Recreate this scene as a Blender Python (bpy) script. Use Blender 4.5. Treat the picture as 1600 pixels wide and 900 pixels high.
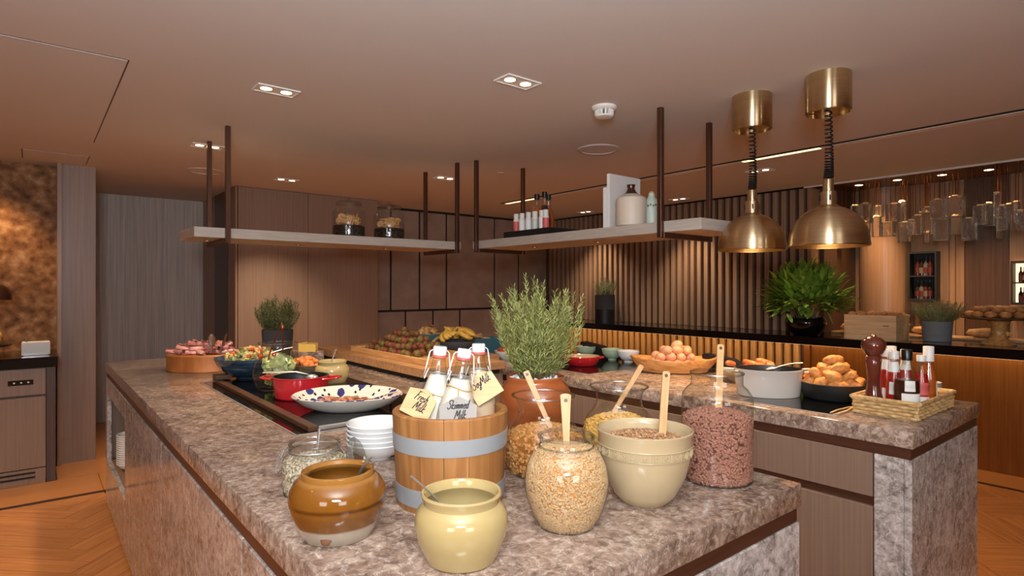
import bpy, bmesh, math, random
from mathutils import Matrix, Vector, Euler
PI = math.pi
R_ = math.radians
random.seed(7)
for o in list(bpy.data.objects): bpy.data.objects.remove(o)
scene = bpy.context.scene
COL = scene.collection

# ---------------------------------------------------------------- camera
FPX, CX, CY, CAMH, TH = 920.0, 800.0, 450.0, 1.45, R_(39.2)
SN, CS = math.sin(TH), math.cos(TH)
YAW = -TH
cam_d = bpy.data.cameras.new('camera'); cam = bpy.data.objects.new('camera', cam_d); COL.objects.link(cam)
cam.location = (0, 0, CAMH); cam.rotation_euler = (PI/2, 0, YAW)
cam_d.sensor_width = 36; cam_d.lens = FPX/1600*36; cam_d.clip_start = .02
scene.camera = cam
# a photograph's pixel read back to a place: on a level plane, on a wall X=const, on a wall Y=const
def at(x, y, z):
    d = (CAMH-z)*FPX/(y-CY); r = d*(x-CX)/FPX
    return SN*d+CS*r, CS*d-SN*r
def atD(x, d):
    r = d*(x-CX)/FPX
    return SN*d+CS*r, CS*d-SN*r
def atX(x, y, X):
    d = X/(SN+CS*(x-CX)/FPX); r = d*(x-CX)/FPX
    return CS*d-SN*r, CAMH-(y-CY)*d/FPX
def atY(x, y, Y):
    d = Y/(CS-SN*(x-CX)/FPX); r = d*(x-CX)/FPX
    return SN*d+CS*r, CAMH-(y-CY)*d/FPX

# ---------------------------------------------------------------- world, exposure
w = bpy.data.worlds.new('world'); scene.world = w; w.use_nodes = True
w.node_tree.nodes['Background'].inputs[0].default_value = (1, .72, .5, 1)
w.node_tree.nodes['Background'].inputs[1].default_value = .02
vs = scene.view_settings
vs.view_transform = 'Standard'; vs.look = 'None'; vs.exposure = 0.42; vs.gamma = 1.0; vs.use_curve_mapping = False

# ---------------------------------------------------------------- lights of the photographer: two soft boxes beside and behind the camera
WARM = (1, .65, .35); WARM2 = (1, .77, .54)
def area(name, loc, target, size, power, color):
    l = bpy.data.lights.new(name, 'AREA'); l.size = size; l.energy = power; l.color = color
    o = bpy.data.objects.new(name, l); COL.objects.link(o); o.location = loc
    o.rotation_euler = (Vector(target)-Vector(loc)).to_track_quat('-Z', 'Y').to_euler()
    return o
area('softbox_light', (-2.85, -1.0, 2.1), (1.2, 2.6, 1.3), 1.3, 24, (1, .99, .97))
area('softbox_light', (-.4, -3.0, 2.1), (1.6, 2.2, 1.3), 1.3, 26, (1, .99, .97))
area('bounce_flash_light', (-.25, -.3, 1.8), (.18, .23, 2.6), .5, 84, (.90, .98, 1.08))
def spot(name, loc, target, power, color, angle=80, blend=.6, radius=.02):
    l = bpy.data.lights.new(name, 'SPOT'); l.energy = power; l.color = color
    l.spot_size = R_(angle); l.spot_blend = blend; l.shadow_soft_size = radius
    o = bpy.data.objects.new(name, l); COL.objects.link(o); o.location = loc
    o.rotation_euler = (Vector(target)-Vector(loc)).to_track_quat('-Z', 'Y').to_euler()
    return o

# ---------------------------------------------------------------- materials
def L(c):
    return tuple(((v/255)/12.92 if v/255 <= .04045 else ((v/255+.055)/1.055)**2.4) for v in c) + (1,)
MATS = {}
def new_mat(name):
    m = bpy.data.materials.new(name); m.use_nodes = True
    nt = m.node_tree; b = nt.nodes['Principled BSDF']
    MATS[name] = m
    return m, nt, b
def setp(b, color=None, rough=.5, metal=0, spec=.5, coat=0, emit=None, es=0, sss=0):
    if color: b.inputs['Base Color'].default_value = L(color)
    b.inputs['Roughness'].default_value = rough; b.inputs['Metallic'].default_value = metal
    b.inputs['Specular IOR Level'].default_value = spec; b.inputs['Coat Weight'].default_value = coat
    b.inputs['Coat Roughness'].default_value = .05
    if emit: b.inputs['Emission Color'].default_value = L(emit); b.inputs['Emission Strength'].default_value = es
    if sss:
        b.inputs['Subsurface Weight'].default_value = sss; b.inputs['Subsurface Radius'].default_value = (.01, .006, .004)
def plain(name, color, rough=.5, metal=0, spec=.5, coat=0, emit=None, es=0, sss=0):
    m, nt, b = new_mat(name); setp(b, color, rough, metal, spec, coat, emit, es, sss); return m
def ramp(nt, stops):
    r = nt.nodes.new('ShaderNodeValToRGB'); e = r.color_ramp.elements
    while len(e) < len(stops): e.new(.5)
    for k, (p, c) in enumerate(stops): e[k].position = p; e[k].color = L(c)
    return r
def coords(nt, scale, rnd=True, rot=(0, 0, 0)):
    tc = nt.nodes.new('ShaderNodeTexCoord'); mp = nt.nodes.new('ShaderNodeMapping')
    mp.inputs['Scale'].default_value = scale; mp.inputs['Rotation'].default_value = rot
    nt.links.new(tc.outputs['Object'], mp.inputs['Vector'])
    if rnd:
        oi = nt.nodes.new('ShaderNodeObjectInfo'); ml = nt.nodes.new('ShaderNodeMath'); ml.operation = 'MULTIPLY'; ml.inputs[1].default_value = 37
        nt.links.new(oi.outputs['Random'], ml.inputs[0]); nt.links.new(ml.outputs[0], mp.inputs['Location'])
    return mp
def noisy(name, stops, scale=(20, 20, 20), rough=.5, metal=0, bump=0, detail=4, spec=.5, coat=0, rnd=True, dist=0, tint=0, nscale=1, sss=0, rot=(0, 0, 0)):
    """colours from stretched noise; bump gives fine relief; tint = brightness spread from object to object"""
    m, nt, b = new_mat(name); setp(b, None, rough, metal, spec, coat, sss=sss)
    mp = coords(nt, scale, rnd, rot)
    n = nt.nodes.new('ShaderNodeTexNoise'); n.inputs['Scale'].default_value = nscale; n.inputs['Detail'].default_value = detail; n.inputs['Distortion'].default_value = dist
    nt.links.new(mp.outputs[0], n.inputs['Vector'])
    r = ramp(nt, stops); nt.links.new(n.outputs['Fac'], r.inputs[0])
    out = r.outputs[0]
    if tint:
        oi = nt.nodes.new('ShaderNodeObjectInfo'); hs = nt.nodes.new('ShaderNodeHueSaturation')
        mr = nt.nodes.new('ShaderNodeMapRange'); mr.inputs[3].default_value = 1-tint; mr.inputs[4].default_value = 1+tint
        nt.links.new(oi.outputs['Random'], mr.inputs[0]); nt.links.new(mr.outputs[0], hs.inputs['Value']); nt.links.new(out, hs.inputs['Color']); out = hs.outputs[0]
    nt.links.new(out, b.inputs['Base Color'])
    if bump:
        bp = nt.nodes.new('ShaderNodeBump'); bp.inputs['Strength'].default_value = bump; bp.inputs['Distance'].default_value = .004
        nt.links.new(n.outputs['Fac'], bp.inputs['Height']); nt.links.new(bp.outputs[0], b.inputs['Normal'])
    return m
def marble(name, stops, vein, rough):
    m, nt, b = new_mat(name); setp(b, None, rough, 0, .5)
    mp = coords(nt, (1, 1, 1), False)
    n1 = nt.nodes.new('ShaderNodeTexNoise'); n1.inputs['Scale'].default_value = 8; n1.inputs['Detail'].default_value = 8; n1.inputs['Roughness'].default_value = .72; n1.inputs['Distortion'].default_value = 1.2
    n2 = nt.nodes.new('ShaderNodeTexNoise'); n2.inputs['Scale'].default_value = 46; n2.inputs['Detail'].default_value = 6; n2.inputs['Roughness'].default_value = .6; n2.inputs['Distortion'].default_value = .8
    mx = nt.nodes.new('ShaderNodeMath'); mx.operation = 'MULTIPLY_ADD'; mx.inputs[1].default_value = .55
    m2 = nt.nodes.new('ShaderNodeMath'); m2.operation = 'MULTIPLY'; m2.inputs[1].default_value = .45
    for n in (n1, n2): nt.links.new(mp.outputs[0], n.inputs['Vector'])
    nt.links.new(n2.outputs['Fac'], m2.inputs[0]); nt.links.new(n1.outputs['Fac'], mx.inputs[0]); nt.links.new(m2.outputs[0], mx.inputs[2])
    r = ramp(nt, stops); nt.links.new(mx.outputs[0], r.inputs[0])
    # pale crackle veins between pebbled patches
    ad = nt.nodes.new('ShaderNodeVectorMath'); ad.operation = 'MULTIPLY_ADD'; ad.inputs[1].default_value = (.12, .12, .12)
    nt.links.new(n1.outputs['Color'], ad.inputs[0]); nt.links.new(mp.outputs[0], ad.inputs[2])
    out = r.outputs[0]
    for sc, wd, amt in ((17, .03, .85), (40, .04, .7)):
        v = nt.nodes.new('ShaderNodeTexVoronoi'); v.feature = 'DISTANCE_TO_EDGE'; v.inputs['Scale'].default_value = sc
        nt.links.new(ad.outputs[0], v.inputs['Vector'])
        mr = nt.nodes.new('ShaderNodeMapRange'); mr.inputs[1].default_value = 0; mr.inputs[2].default_value = wd; mr.inputs[3].default_value = amt; mr.inputs[4].default_value = 0
        nt.links.new(v.outputs['Distance'], mr.inputs[0])
        ms = nt.nodes.new('ShaderNodeMath'); ms.operation = 'MULTIPLY'
        r3 = nt.nodes.new('ShaderNodeMapRange'); r3.inputs[1].default_value = .38; r3.inputs[2].default_value = .62
        nt.links.new(n2.outputs['Fac'], r3.inputs[0]); nt.links.new(mr.outputs[0], ms.inputs[0]); nt.links.new(r3.outputs[0], ms.inputs[1])
        mi = nt.nodes.new('ShaderNodeMixRGB'); mi.inputs[2].default_value = L(vein)
        nt.links.new(ms.outputs[0], mi.inputs[0]); nt.links.new(out, mi.inputs[1]); out = mi.outputs[0]
    nt.links.new(out, b.inputs['Base Color'])
    return m
def thin_glass(name, tint=(240, 246, 243), edge=(150, 160, 155), ior=1.45, boost=1.0, bump=0):
    """thin clear glass wall: lets light through, mirrors by Fresnel, greener seen edge-on"""
    m = bpy.data.materials.new(name); m.use_nodes = True; nt = m.node_tree; nt.nodes.clear(); MATS[name] = m
    o = nt.nodes.new('ShaderNodeOutputMaterial'); mi = nt.nodes.new('ShaderNodeMixShader')
    t = nt.nodes.new('ShaderNodeBsdfTransparent'); g = nt.nodes.new('ShaderNodeBsdfGlossy'); g.inputs['Roughness'].default_value = .02
    lw = nt.nodes.new('ShaderNodeLayerWeight'); lw.inputs['Blend'].default_value = .5     # facing = 1-cos
    f0 = ((ior-1)/(ior+1))**2*boost
    p5 = nt.nodes.new('ShaderNodeMath'); p5.operation = 'POWER'; p5.inputs[1].default_value = 5; nt.links.new(lw.outputs['Facing'], p5.inputs[0])
    fr = nt.nodes.new('ShaderNodeMath'); fr.operation = 'MULTIPLY_ADD'; fr.inputs[1].default_value = 1-f0; fr.inputs[2].default_value = f0; fr.use_clamp = True
    nt.links.new(p5.outputs[0], fr.inputs[0]); nt.links.new(fr.outputs[0], mi.inputs[0])
    p3 = nt.nodes.new('ShaderNodeMath'); p3.operation = 'POWER'; p3.inputs[1].default_value = 3; nt.links.new(lw.outputs['Facing'], p3.inputs[0])
    mc = nt.nodes.new('ShaderNodeMixRGB'); mc.inputs[1].default_value = L(tint); mc.inputs[2].default_value = L(edge)
    nt.links.new(p3.outputs[0], mc.inputs[0]); nt.links.new(mc.outputs[0], t.inputs[0])
    nt.links.new(t.outputs[0], mi.inputs[1]); nt.links.new(g.outputs[0], mi.inputs[2]); nt.links.new(mi.outputs[0], o.inputs[0])
    if bump:
        mp = coords(nt, (60, 60, 60)); n = nt.nodes.new('ShaderNodeTexNoise'); n.inputs['Scale'].default_value = 1; nt.links.new(mp.outputs[0], n.inputs['Vector'])
        bp = nt.nodes.new('ShaderNodeBump'); bp.inputs['Strength'].default_value = bump; bp.inputs['Distance'].default_value = .01
        nt.links.new(n.outputs['Fac'], bp.inputs['Height'])
        for q in (g, lw): nt.links.new(bp.outputs[0], q.inputs['Normal'])
    return m
def banded(name, bands, rough=.2, coat=.3, soft=.004, noise=.006, spec=.5, mott=0):
    """glaze bands by height: bands = [(z, colour)] upwards in the object's own space"""
    m, nt, b = new_mat(name); setp(b, None, rough, 0, spec, coat)
    tc = nt.nodes.new('ShaderNodeTexCoord'); sp = nt.nodes.new('ShaderNodeSeparateXYZ'); nt.links.new(tc.outputs['Object'], sp.inputs[0])
    n = nt.nodes.new('ShaderNodeTexNoise'); n.inputs['Scale'].default_value = 18; nt.links.new(tc.outputs['Object'], n.inputs['Vector'])
    ma = nt.nodes.new('ShaderNodeMath'); ma.operation = 'MULTIPLY_ADD'; ma.inputs[1].default_value = noise; nt.links.new(n.outputs['Fac'], ma.inputs[0]); nt.links.new(sp.outputs['Z'], ma.inputs[2])
    out = None
    for k, (z, c) in enumerate(bands):
        if out is None:
            rg = nt.nodes.new('ShaderNodeRGB'); rg.outputs[0].default_value = L(c); out = rg.outputs[0]; continue
        mr = nt.nodes.new('ShaderNodeMapRange'); mr.inputs[1].default_value = z-soft; mr.inputs[2].default_value = z+soft
        nt.links.new(ma.outputs[0], mr.inputs[0])
        mi = nt.nodes.new('ShaderNodeMixRGB'); mi.inputs[2].default_value = L(c)
        nt.links.new(mr.outputs[0], mi.inputs[0]); nt.links.new(out, mi.inputs[1]); out = mi.outputs[0]
    if mott:
        n2 = nt.nodes.new('ShaderNodeTexNoise'); n2.inputs['Scale'].default_value = 30; n2.inputs['Detail'].default_value = 5; nt.links.new(tc.outputs['Object'], n2.inputs['Vector'])
        mr = nt.nodes.new('ShaderNodeMapRange'); mr.inputs[3].default_value = 1-mott; mr.inputs[4].default_value = 1+mott; nt.links.new(n2.outputs['Fac'], mr.inputs[0])
        hs = nt.nodes.new('ShaderNodeHueSaturation'); nt.links.new(mr.outputs[0], hs.inputs['Value']); nt.links.new(out, hs.inputs['Color']); out = hs.outputs[0]
    nt.links.new(out, b.inputs['Base Color'])
    return m

plain('ceiling', (204, 197, 190), .9, spec=.1)
plain('ceiling_trim', (196, 186, 176), .7)
noisy('veneer', [(.3, (128, 104, 87)), (.7, (146, 120, 101))], (90, 90, 1.6), .42, detail=6, tint=.03)
noisy('veneer_grey', [(.3, (158, 147, 138)), (.7, (192, 180, 168))], (80, 80, 1.4), .5, detail=6)  # greys raised: flash light on the passage wall put into the colour
noisy('veneer_dark', [(.3, (62, 42, 30)), (.7, (86, 60, 44))], (80, 80, 1.4), .4, detail=6)
noisy('veneer_warm', [(.3, (132, 100, 74)), (.7, (150, 116, 88))], (90, 90, 1.6), .4, detail=6, tint=.03)
noisy('shelf_veneer', [(.3, (172, 160, 148)), (.7, (192, 180, 167))], (8, 8, 90), .5, detail=5)
noisy('slat_wood', [(.3, (128, 100, 78)), (.7, (158, 126, 100))], (70, 70, 1.5), .5, detail=6, tint=.06)
plain('wall_paint', (150, 128, 108), .8)
noisy('tile_ceramic', [(.35, (140, 122, 110)), (.65, (154, 136, 122))], (6, 6, 6), .4, tint=.03)
plain('joint_dark', (24, 20, 18), .8)
plain('black_stone', (16, 15, 15), .12, spec=.5)
plain('black_glass', (10, 10, 11), .06)
plain('black_matt', (20, 19, 18), .6)
noisy('rust_stone', [(.3, (84, 52, 26)), (.48, (124, 84, 48)), (.6, (146, 106, 70)), (.75, (176, 140, 104))], (16, 16, 16), .6, detail=12, bump=.3, spec=.2)
marble('marble', [(.34, (84, 65, 54)), (.44, (126, 103, 88)), (.52, (154, 130, 113)), (.62, (190, 166, 148)), (.72, (212, 192, 176))], (226, 212, 198), .13)
marble('marble_panel', [(.36, (98, 88, 82)), (.45, (150, 140, 133)), (.53, (184, 175, 168)), (.62, (212, 204, 198)), (.72, (228, 222, 216))], (236, 231, 226), .12)
noisy('bronze', [(.3, (92, 58, 42)), (.7, (112, 74, 54))], (4, 4, 60), .38, metal=.55, detail=3)
plain('hanger_bronze', (104, 74, 60), .32, metal=.8)
noisy('brass', [(.3, (206, 182, 142)), (.7, (220, 196, 156))], (5, 5, 160), .3, metal=1, detail=3, rnd=False)
_nt = MATS['brass'].node_tree; _b = _nt.nodes['Principled BSDF']; _b.inputs['Anisotropic'].default_value = .9; _b.inputs['Anisotropic Rotation'].default_value = .25
_t = _nt.nodes.new('ShaderNodeTangent'); _t.direction_type = 'RADIAL'; _t.axis = 'Z'; _nt.links.new(_t.outputs[0], _b.inputs['Tangent'])
plain('brass_inside', (238, 206, 150), .4, metal=.5)
noisy('brass_panel', [(.3, (132, 80, 30)), (.7, (152, 98, 44))], (60, 60, 2), .3, metal=.6, detail=5)
plain('steel', (206, 204, 200), .33, metal=.8)
plain('zinc', (168, 171, 172), .4, metal=.25)
plain('copper', (216, 140, 104), .25, metal=1)
plain('copper_rod', (150, 88, 52), .3, metal=1)
plain('white_porcelain', (236, 234, 230), .12, coat=.4)
plain('white_plastic', (226, 222, 214), .4)
plain('white_matt', (226, 220, 210), .6)
plain('paper', (228, 228, 228), .7)
noisy('floor_wood', [(.25, (150, 104, 62)), (.75, (188, 138, 90))], (3, 3, 3), .28, detail=7, tint=.10)
plain('floor_border', (186, 122, 66), .3)
plain('inlay', (58, 36, 22), .4)
thin_glass('glass', (252, 253, 252), (222, 228, 224), 1.5, 1.8); thin_glass('glass_rim', (244, 248, 246), (212, 222, 216), 1.8, 2.4)
def crystal(name):
    m, nt, b = new_mat(name); setp(b, (255, 252, 248), .02, 0, .9); b.inputs['Transmission Weight'].default_value = .975; b.inputs['IOR'].default_value = 1.5
    mp = coords(nt, (45, 45, 30)); n = nt.nodes.new('ShaderNodeTexNoise'); n.inputs['Scale'].default_value = 1; n.inputs['Detail'].default_value = 2; nt.links.new(mp.outputs[0], n.inputs['Vector'])
    bp = nt.nodes.new('ShaderNodeBump'); bp.inputs['Strength'].default_value = .6; bp.inputs['Distance'].default_value = .01
    nt.links.new(n.outputs['Fac'], bp.inputs['Height']); nt.links.new(bp.outputs[0], b.inputs['Normal'])
crystal('bubble_glass')
plain('crock_yellow', (190, 166, 112), .1, coat=.5)
plain('crock_cream', (190, 168, 130), .16, coat=.4)
banded('crock_brown', [(0, (172, 158, 138)), (.034, (116, 72, 28)), (.062, (124, 76, 24)), (.073, (88, 50, 14)), (.08, (132, 82, 26)), (.118, (156, 106, 48))], .08, .6, .0025, .004, mott=.12)
plain('crock_brown_inside', (112, 76, 36), .2)
noisy('stave_wood', [(.25, (142, 90, 46)), (.55, (168, 114, 62)), (.8, (188, 136, 82))], (60, 60, 2.2), .5, detail=6, tint=.07)
noisy('spoon_wood', [(.3, (190, 142, 90)), (.7, (214, 168, 116))], (60, 60, 6), .5, detail=5)
noisy('tag_wood', [(.3, (196, 156, 104)), (.7, (216, 180, 130))], (8, 90, 90), .6, detail=4)
plain('tag_grey', (158, 150, 142), .7)
plain('twine', (190, 156, 110), .9)
plain('ink', (34, 32, 34), .6)
plain('milk', (226, 217, 200), .35, sss=.1)
plain('soy_milk', (222, 192, 158), .35, sss=.1)
plain('red_rubber', (206, 92, 88), .5)
noisy('terracotta', [(.3, (150, 76, 36)), (.7, (180, 98, 50))], (6, 6, 14), .22, coat=.3, bump=.1)
plain('pebble', (238, 236, 230), .5)
plain('soil', (52, 40, 30), .95)
noisy('rosemary', [(.3, (112, 124, 60)), (.55, (170, 176, 100)), (.8, (214, 216, 150))], (30, 30, 30), .5)
noisy('rosemary_dark', [(.3, (70, 82, 44)), (.6, (112, 118, 70)), (.8, (160, 156, 98))], (30, 30, 30), .55)
plain('stem', (104, 92, 54), .7)
noisy('leaf', [(.3, (104, 148, 50)), (.6, (156, 194, 80)), (.85, (208, 220, 126))], (6, 6, 6), .38, tint=.25)
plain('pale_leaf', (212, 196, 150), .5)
noisy('thyme', [(.3, (104, 110, 66)), (.7, (150, 152, 100))], (30, 30, 30), .6)
plain('iron_black', (38, 37, 36), .38)
plain('cast_black', (22, 21, 21), .5)
plain('red_enamel', (196, 38, 44), .12, coat=.5)
plain('grey_enamel', (206, 196, 184), .16, coat=.4)
plain('green_bowl', (176, 194, 164), .2, coat=.3)
plain('teal_bowl', (54, 104, 112), .3, coat=.2)
noisy('blue_glaze', [(.3, (30, 42, 54)), (.55, (52, 70, 86)), (.8, (116, 126, 134))], (9, 9, 60), .1, coat=.5)
noisy('olive_wood', [(.25, (150, 92, 42)), (.5, (200, 142, 80)), (.75, (222, 172, 110))], (6, 22, 22), .35, detail=7, dist=2.2)
noisy('walnut', [(.3, (72, 46, 30)), (.7, (98, 64, 42))], (14, 14, 60), .4)
noisy('board_wood', [(.3, (150, 108, 70)), (.7, (186, 142, 98))], (6, 60, 60), .42, detail=5)
noisy('tray_wood', [(.3, (184, 132, 80)), (.7, (214, 164, 108))], (50, 6, 50), .42, detail=5)
noisy('log_wood', [(.3, (140, 78, 34)), (.7, (188, 118, 60))], (16, 16, 4), .45, detail=5)
noisy('crate_wood', [(.3, (178, 144, 104)), (.7, (204, 172, 132))], (4, 4, 60), .6, detail=5)
noisy('mill_wood', [(.3, (74, 30, 20)), (.7, (112, 52, 36))], (20, 20, 5), .12, coat=.6)
noisy('wicker', [(.3, (176, 136, 82)), (.7, (222, 186, 128))], (60, 60, 60), .6, tint=.08)
noisy('egg', [(.3, (212, 150, 112)), (.7, (226, 170, 132))], (60, 60, 60), .4, tint=.06, sss=.1)
noisy('fried', [(.3, (190, 112, 48)), (.6, (222, 152, 78)), (.85, (238, 186, 116))], (60, 60, 60), .6, bump=.6, tint=.06)
noisy('bun', [(.3, (150, 92, 46)), (.7, (196, 138, 80))], (20, 20, 20), .6, bump=.2, tint=.12)
noisy('bread', [(.3, (190, 130, 70)), (.7, (226, 178, 112))], (30, 30, 30), .6, bump=.3, tint=.08)
noisy('cookie', [(.3, (204, 150, 90)), (.7, (226, 180, 122))], (50, 50, 50), .7, bump=.2, tint=.08)
noisy('bean', [(.3, (24, 15, 10)), (.7, (58, 36, 22))], (60, 60, 60), .35)
noisy('ham', [(.3, (206, 122, 112)), (.55, (226, 162, 148)), (.75, (244, 214, 202))], (16, 60, 60), .4, tint=.08)
noisy('sausage', [(.3, (196, 98, 54)), (.7, (224, 138, 86))], (20, 20, 20), .3, tint=.08)
noisy('oat', [(.3, (188, 146, 98)), (.7, (222, 188, 142))], (400, 400, 400), .7)
noisy('granola', [(.3, (176, 112, 50)), (.7, (222, 164, 90))], (200, 200, 200), .7)
noisy('corn', [(.3, (224, 164, 74)), (.7, (244, 204, 116))], (200, 200, 200), .5)
noisy('choc', [(.3, (128, 78, 60)), (.7, (184, 130, 108))], (300, 300, 300), .6)
noisy('seed_mix', [(.3, (120, 78, 48)), (.5, (180, 132, 88)), (.75, (226, 200, 164))], (300, 300, 300), .7)
noisy('muesli', [(.35, (110, 96, 80)), (.5, (206, 188, 156)), (.7, (236, 226, 206))], (160, 160, 160), .7)
noisy('lettuce', [(.3, (146, 156, 84)), (.7, (206, 208, 140))], (40, 40, 40), .45, tint=.12)
plain('tomato', (206, 62, 36), .2, coat=.3); plain('carrot', (228, 122, 48), .4); plain('crouton', (214, 170, 104), .7)
plain('cheese', (232, 190, 96), .45)
noisy('rambutan', [(.38, (112, 38, 26)), (.5, (112, 66, 30)), (.66, (92, 94, 36))], (9, 9, 9), .7, tint=.2, nscale=1.5)
noisy('banana', [(.3, (190, 140, 50)), (.7, (226, 184, 84))], (20, 20, 8), .5, tint=.08)
plain('ketchup', (170, 30, 20), .3); plain('dark_sauce', (60, 18, 12), .3); plain('amber', (170, 84, 24), .2); plain('label_white', (232, 230, 224), .6); plain('label_dark', (46, 50, 44), .6); plain('label_gold', (178, 150, 80), .5)
plain('cap_black', (20, 20, 20), .3)
plain('lamp_glow', (255, 226, 170), .5, emit=(255, 214, 150), es=10)
plain('lamp_glow_small', (255, 226, 170), .5, emit=(255, 206, 150), es=2.2)
plain('fridge_glow', (255, 230, 200), .5, emit=(255, 214, 170), es=1.2)
plain('zinc_pot', (120, 122, 126), .7)
plain('stone_pot', (64, 64, 66), .8)
plain('sage', (196, 204, 190), .4)
plain('vase', (214, 196, 176), .5)

# ---------------------------------------------------------------- mesh helpers
class G:
    def __init__(s): s.v = []; s.f = []
    def add(s, vs, fs, M=None):
        n = len(s.v)
        s.v += [tuple(M @ Vector(p)) for p in vs] if M is not None else [tuple(p) for p in vs]
        s.f += [tuple(i+n for i in f) for f in fs]
        return s
    def box(s, x0, x1, y0, y1, z0, z1, M=None):
        v = [(x, y, z) for z in (z0, z1) for y in (y0, y1) for x in (x0, x1)]
        return s.add(v, [(0, 2, 3, 1), (4, 5, 7, 6), (0, 1, 5, 4), (2, 6, 7, 3), (0, 4, 6, 2), (1, 3, 7, 5)], M)
    def rbox(s, x0, x1, y0, y1, z0, z1, b=.004, seg=1, M=None):
        bm = bmesh.new(); bmesh.ops.create_cube(bm, size=1)
        for v in bm.verts: v.co = Vector(((x0+x1)/2+v.co.x*(x1-x0), (y0+y1)/2+v.co.y*(y1-y0), (z0+z1)/2+v.co.z*(z1-z0)))
        bmesh.ops.bevel(bm, geom=bm.edges[:], offset=b, segments=seg, affect='EDGES', profile=.5)
        bm.verts.index_update(); r = s.add([v.co[:] for v in bm.verts], [[v.index for v in f.verts] for f in bm.faces], M); bm.free(); return r
    def lathe(s, prof, n=32, M=None, sx=1, sy=1, warp=None):
        v = []; f = []; rows = []
        for (r, z) in prof:
            if r < 1e-6: rows.append([len(v)]); v.append((0, 0, z))
            else:
                rows.append(list(range(len(v), len(v)+n)))
                for k in range(n):
                    a = 2*PI*k/n; p = (r*sx*math.cos(a), r*sy*math.sin(a), z); v.append(warp(p, a) if warp else p)
        for a, b in zip(rows, rows[1:]):
            if len(a) == 1 and len(b) == 1: continue
            for k in range(n):
                k2 = (k+1) % n
                if len(a) == 1: f.append((a[0], b[k2], b[k]))
                elif len(b) == 1: f.append((a[k], a[k2], b[0]))
                else: f.append((a[k], a[k2], b[k2], b[k]))
        return s.add(v, f, M)
    def tube(s, pts, rad, n=8, M=None, cap=True, flat=1.0, closed=False):
        pts = [Vector(p) for p in pts]; m = len(pts); rad = rad if hasattr(rad, '__len__') else [rad]*m
        v = []; f = []; up = None
        for i, p in enumerate(pts):
            if closed: t = pts[(i+1) % m]-pts[i-1]
            else: t = pts[min(i+1, m-1)]-pts[max(i-1, 0)]
            t.normalize()
            if up is None: up = Vector((0, 0, 1)) if abs(t.z) < .9 else Vector((1, 0, 0))
            a = t.cross(up).normalized(); up = a.cross(t).normalized()
            for k in range(n):
                an = 2*PI*k/n; v.append(p+a*rad[i]*math.cos(an)+up*rad[i]*flat*math.sin(an))
        for i in range(m if closed else m-1):
            for k in range(n):
                k2 = (k+1) % n; j = (i+1) % m
                f.append((i*n+k, i*n+k2, j*n+k2, j*n+k))
        if cap and not closed: f += [tuple(reversed(range(n))), tuple(range((m-1)*n, m*n))]
        return s.add(v, f, M)
    def prism(s, poly, z0, z1, M=None):
        n = len(poly); v = [(x, y, z0) for x, y in poly]+[(x, y, z1) for x, y in poly]
        f = [tuple(reversed(range(n))), tuple(range(n, 2*n))]+[(k, (k+1) % n, n+(k+1) % n, n+k) for k in range(n)]
        return s.add(v, f, M)
    def blob(s, rx, ry, rz, amp=.1, seed=0, nu=10, nv=7, M=None, fr=2.0):
        from mathutils import noise
        off = Vector((seed*7.31, seed*3.17, seed*1.93)); v = [(0, 0, -rz)]; f = []
        rows = [[0]]
        for j in range(1, nv):
            t = PI*j/nv-PI/2; row = []
            for k in range(nu):
                a = 2*PI*k/nu; p = Vector((math.cos(t)*math.cos(a), math.cos(t)*math.sin(a), math.sin(t)))
                q = 1+amp*noise.noise(p*fr+off)*1.6; row.append(len(v)); v.append((p.x*rx*q, p.y*ry*q, p.z*rz*q))
            rows.append(row)
        rows.append([len(v)]); v.append((0, 0, rz))
        for a, b in zip(rows, rows[1:]):
            for k in range(nu):
                k2 = (k+1) % nu
                if len(a) == 1: f.append((a[0], b[k2], b[k]))
                elif len(b) == 1: f.append((a[k], a[k2], b[0]))
                else: f.append((a[k], a[k2], b[k2], b[k]))
        return s.add(v, f, M)
    def mesh(s, name, mat, smooth=38):
        me = bpy.data.meshes.new(name); me.from_pydata(s.v, [], s.f)
        if smooth:
            me.polygons.foreach_set('use_smooth', [True]*len(me.polygons)); me.set_sharp_from_angle(angle=R_(smooth))
        me.materials.append(MATS[mat]); me.update()
        return me
    def build(s, name, mat, parent=None, smooth=38, loc=None, rot=None, fix=True):
        me = s.mesh(name, mat, smooth)
        if fix:
            bm = bmesh.new(); bm.from_mesh(me); bmesh.ops.recalc_face_normals(bm, faces=bm.faces[:]); bm.to_mesh(me); bm.free()
            if smooth: me.set_sharp_from_angle(angle=R_(smooth))
        return link(name, me, parent, loc, rot)
def link(name, me, parent=None, loc=None, rot=None, scale=None):
    o = bpy.data.objects.new(name, me); COL.objects.link(o)
    if parent: o.parent = parent
    if loc: o.location = loc
    if rot: o.rotation_euler = rot
    if scale: o.scale = scale if hasattr(scale, '__len__') else (scale,)*3
    return o
def tag(o, label, cat, group=None, kind=None):
    o['label'] = label; o['category'] = cat
    if group: o['group'] = group
    if kind: o['kind'] = kind
    return o
def struct(o): o['kind'] = 'structure'; return o
def stuff(o): o['kind'] = 'stuff'; return o
def thing(name, label, cat, loc=(0, 0, 0), rz=0, group=None, tilt=(0, 0)):
    o = bpy.data.objects.new(name, None); COL.objects.link(o); o.empty_display_size = .05
    o.location = loc; o.rotation_euler = (tilt[0], tilt[1], rz)
    return tag(o, label, cat, group)
def copy_tree(o, parent=None):
    c = o.copy(); COL.objects.link(c); c.parent = parent
    for ch in list(o.children): copy_tree(ch, c)
    return c
def T(x, y, z): return Matrix.Translation((x, y, z))
def RX(a): return Matrix.Rotation(a, 4, 'X')
def RY(a): return Matrix.Rotation(a, 4, 'Y')
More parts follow.
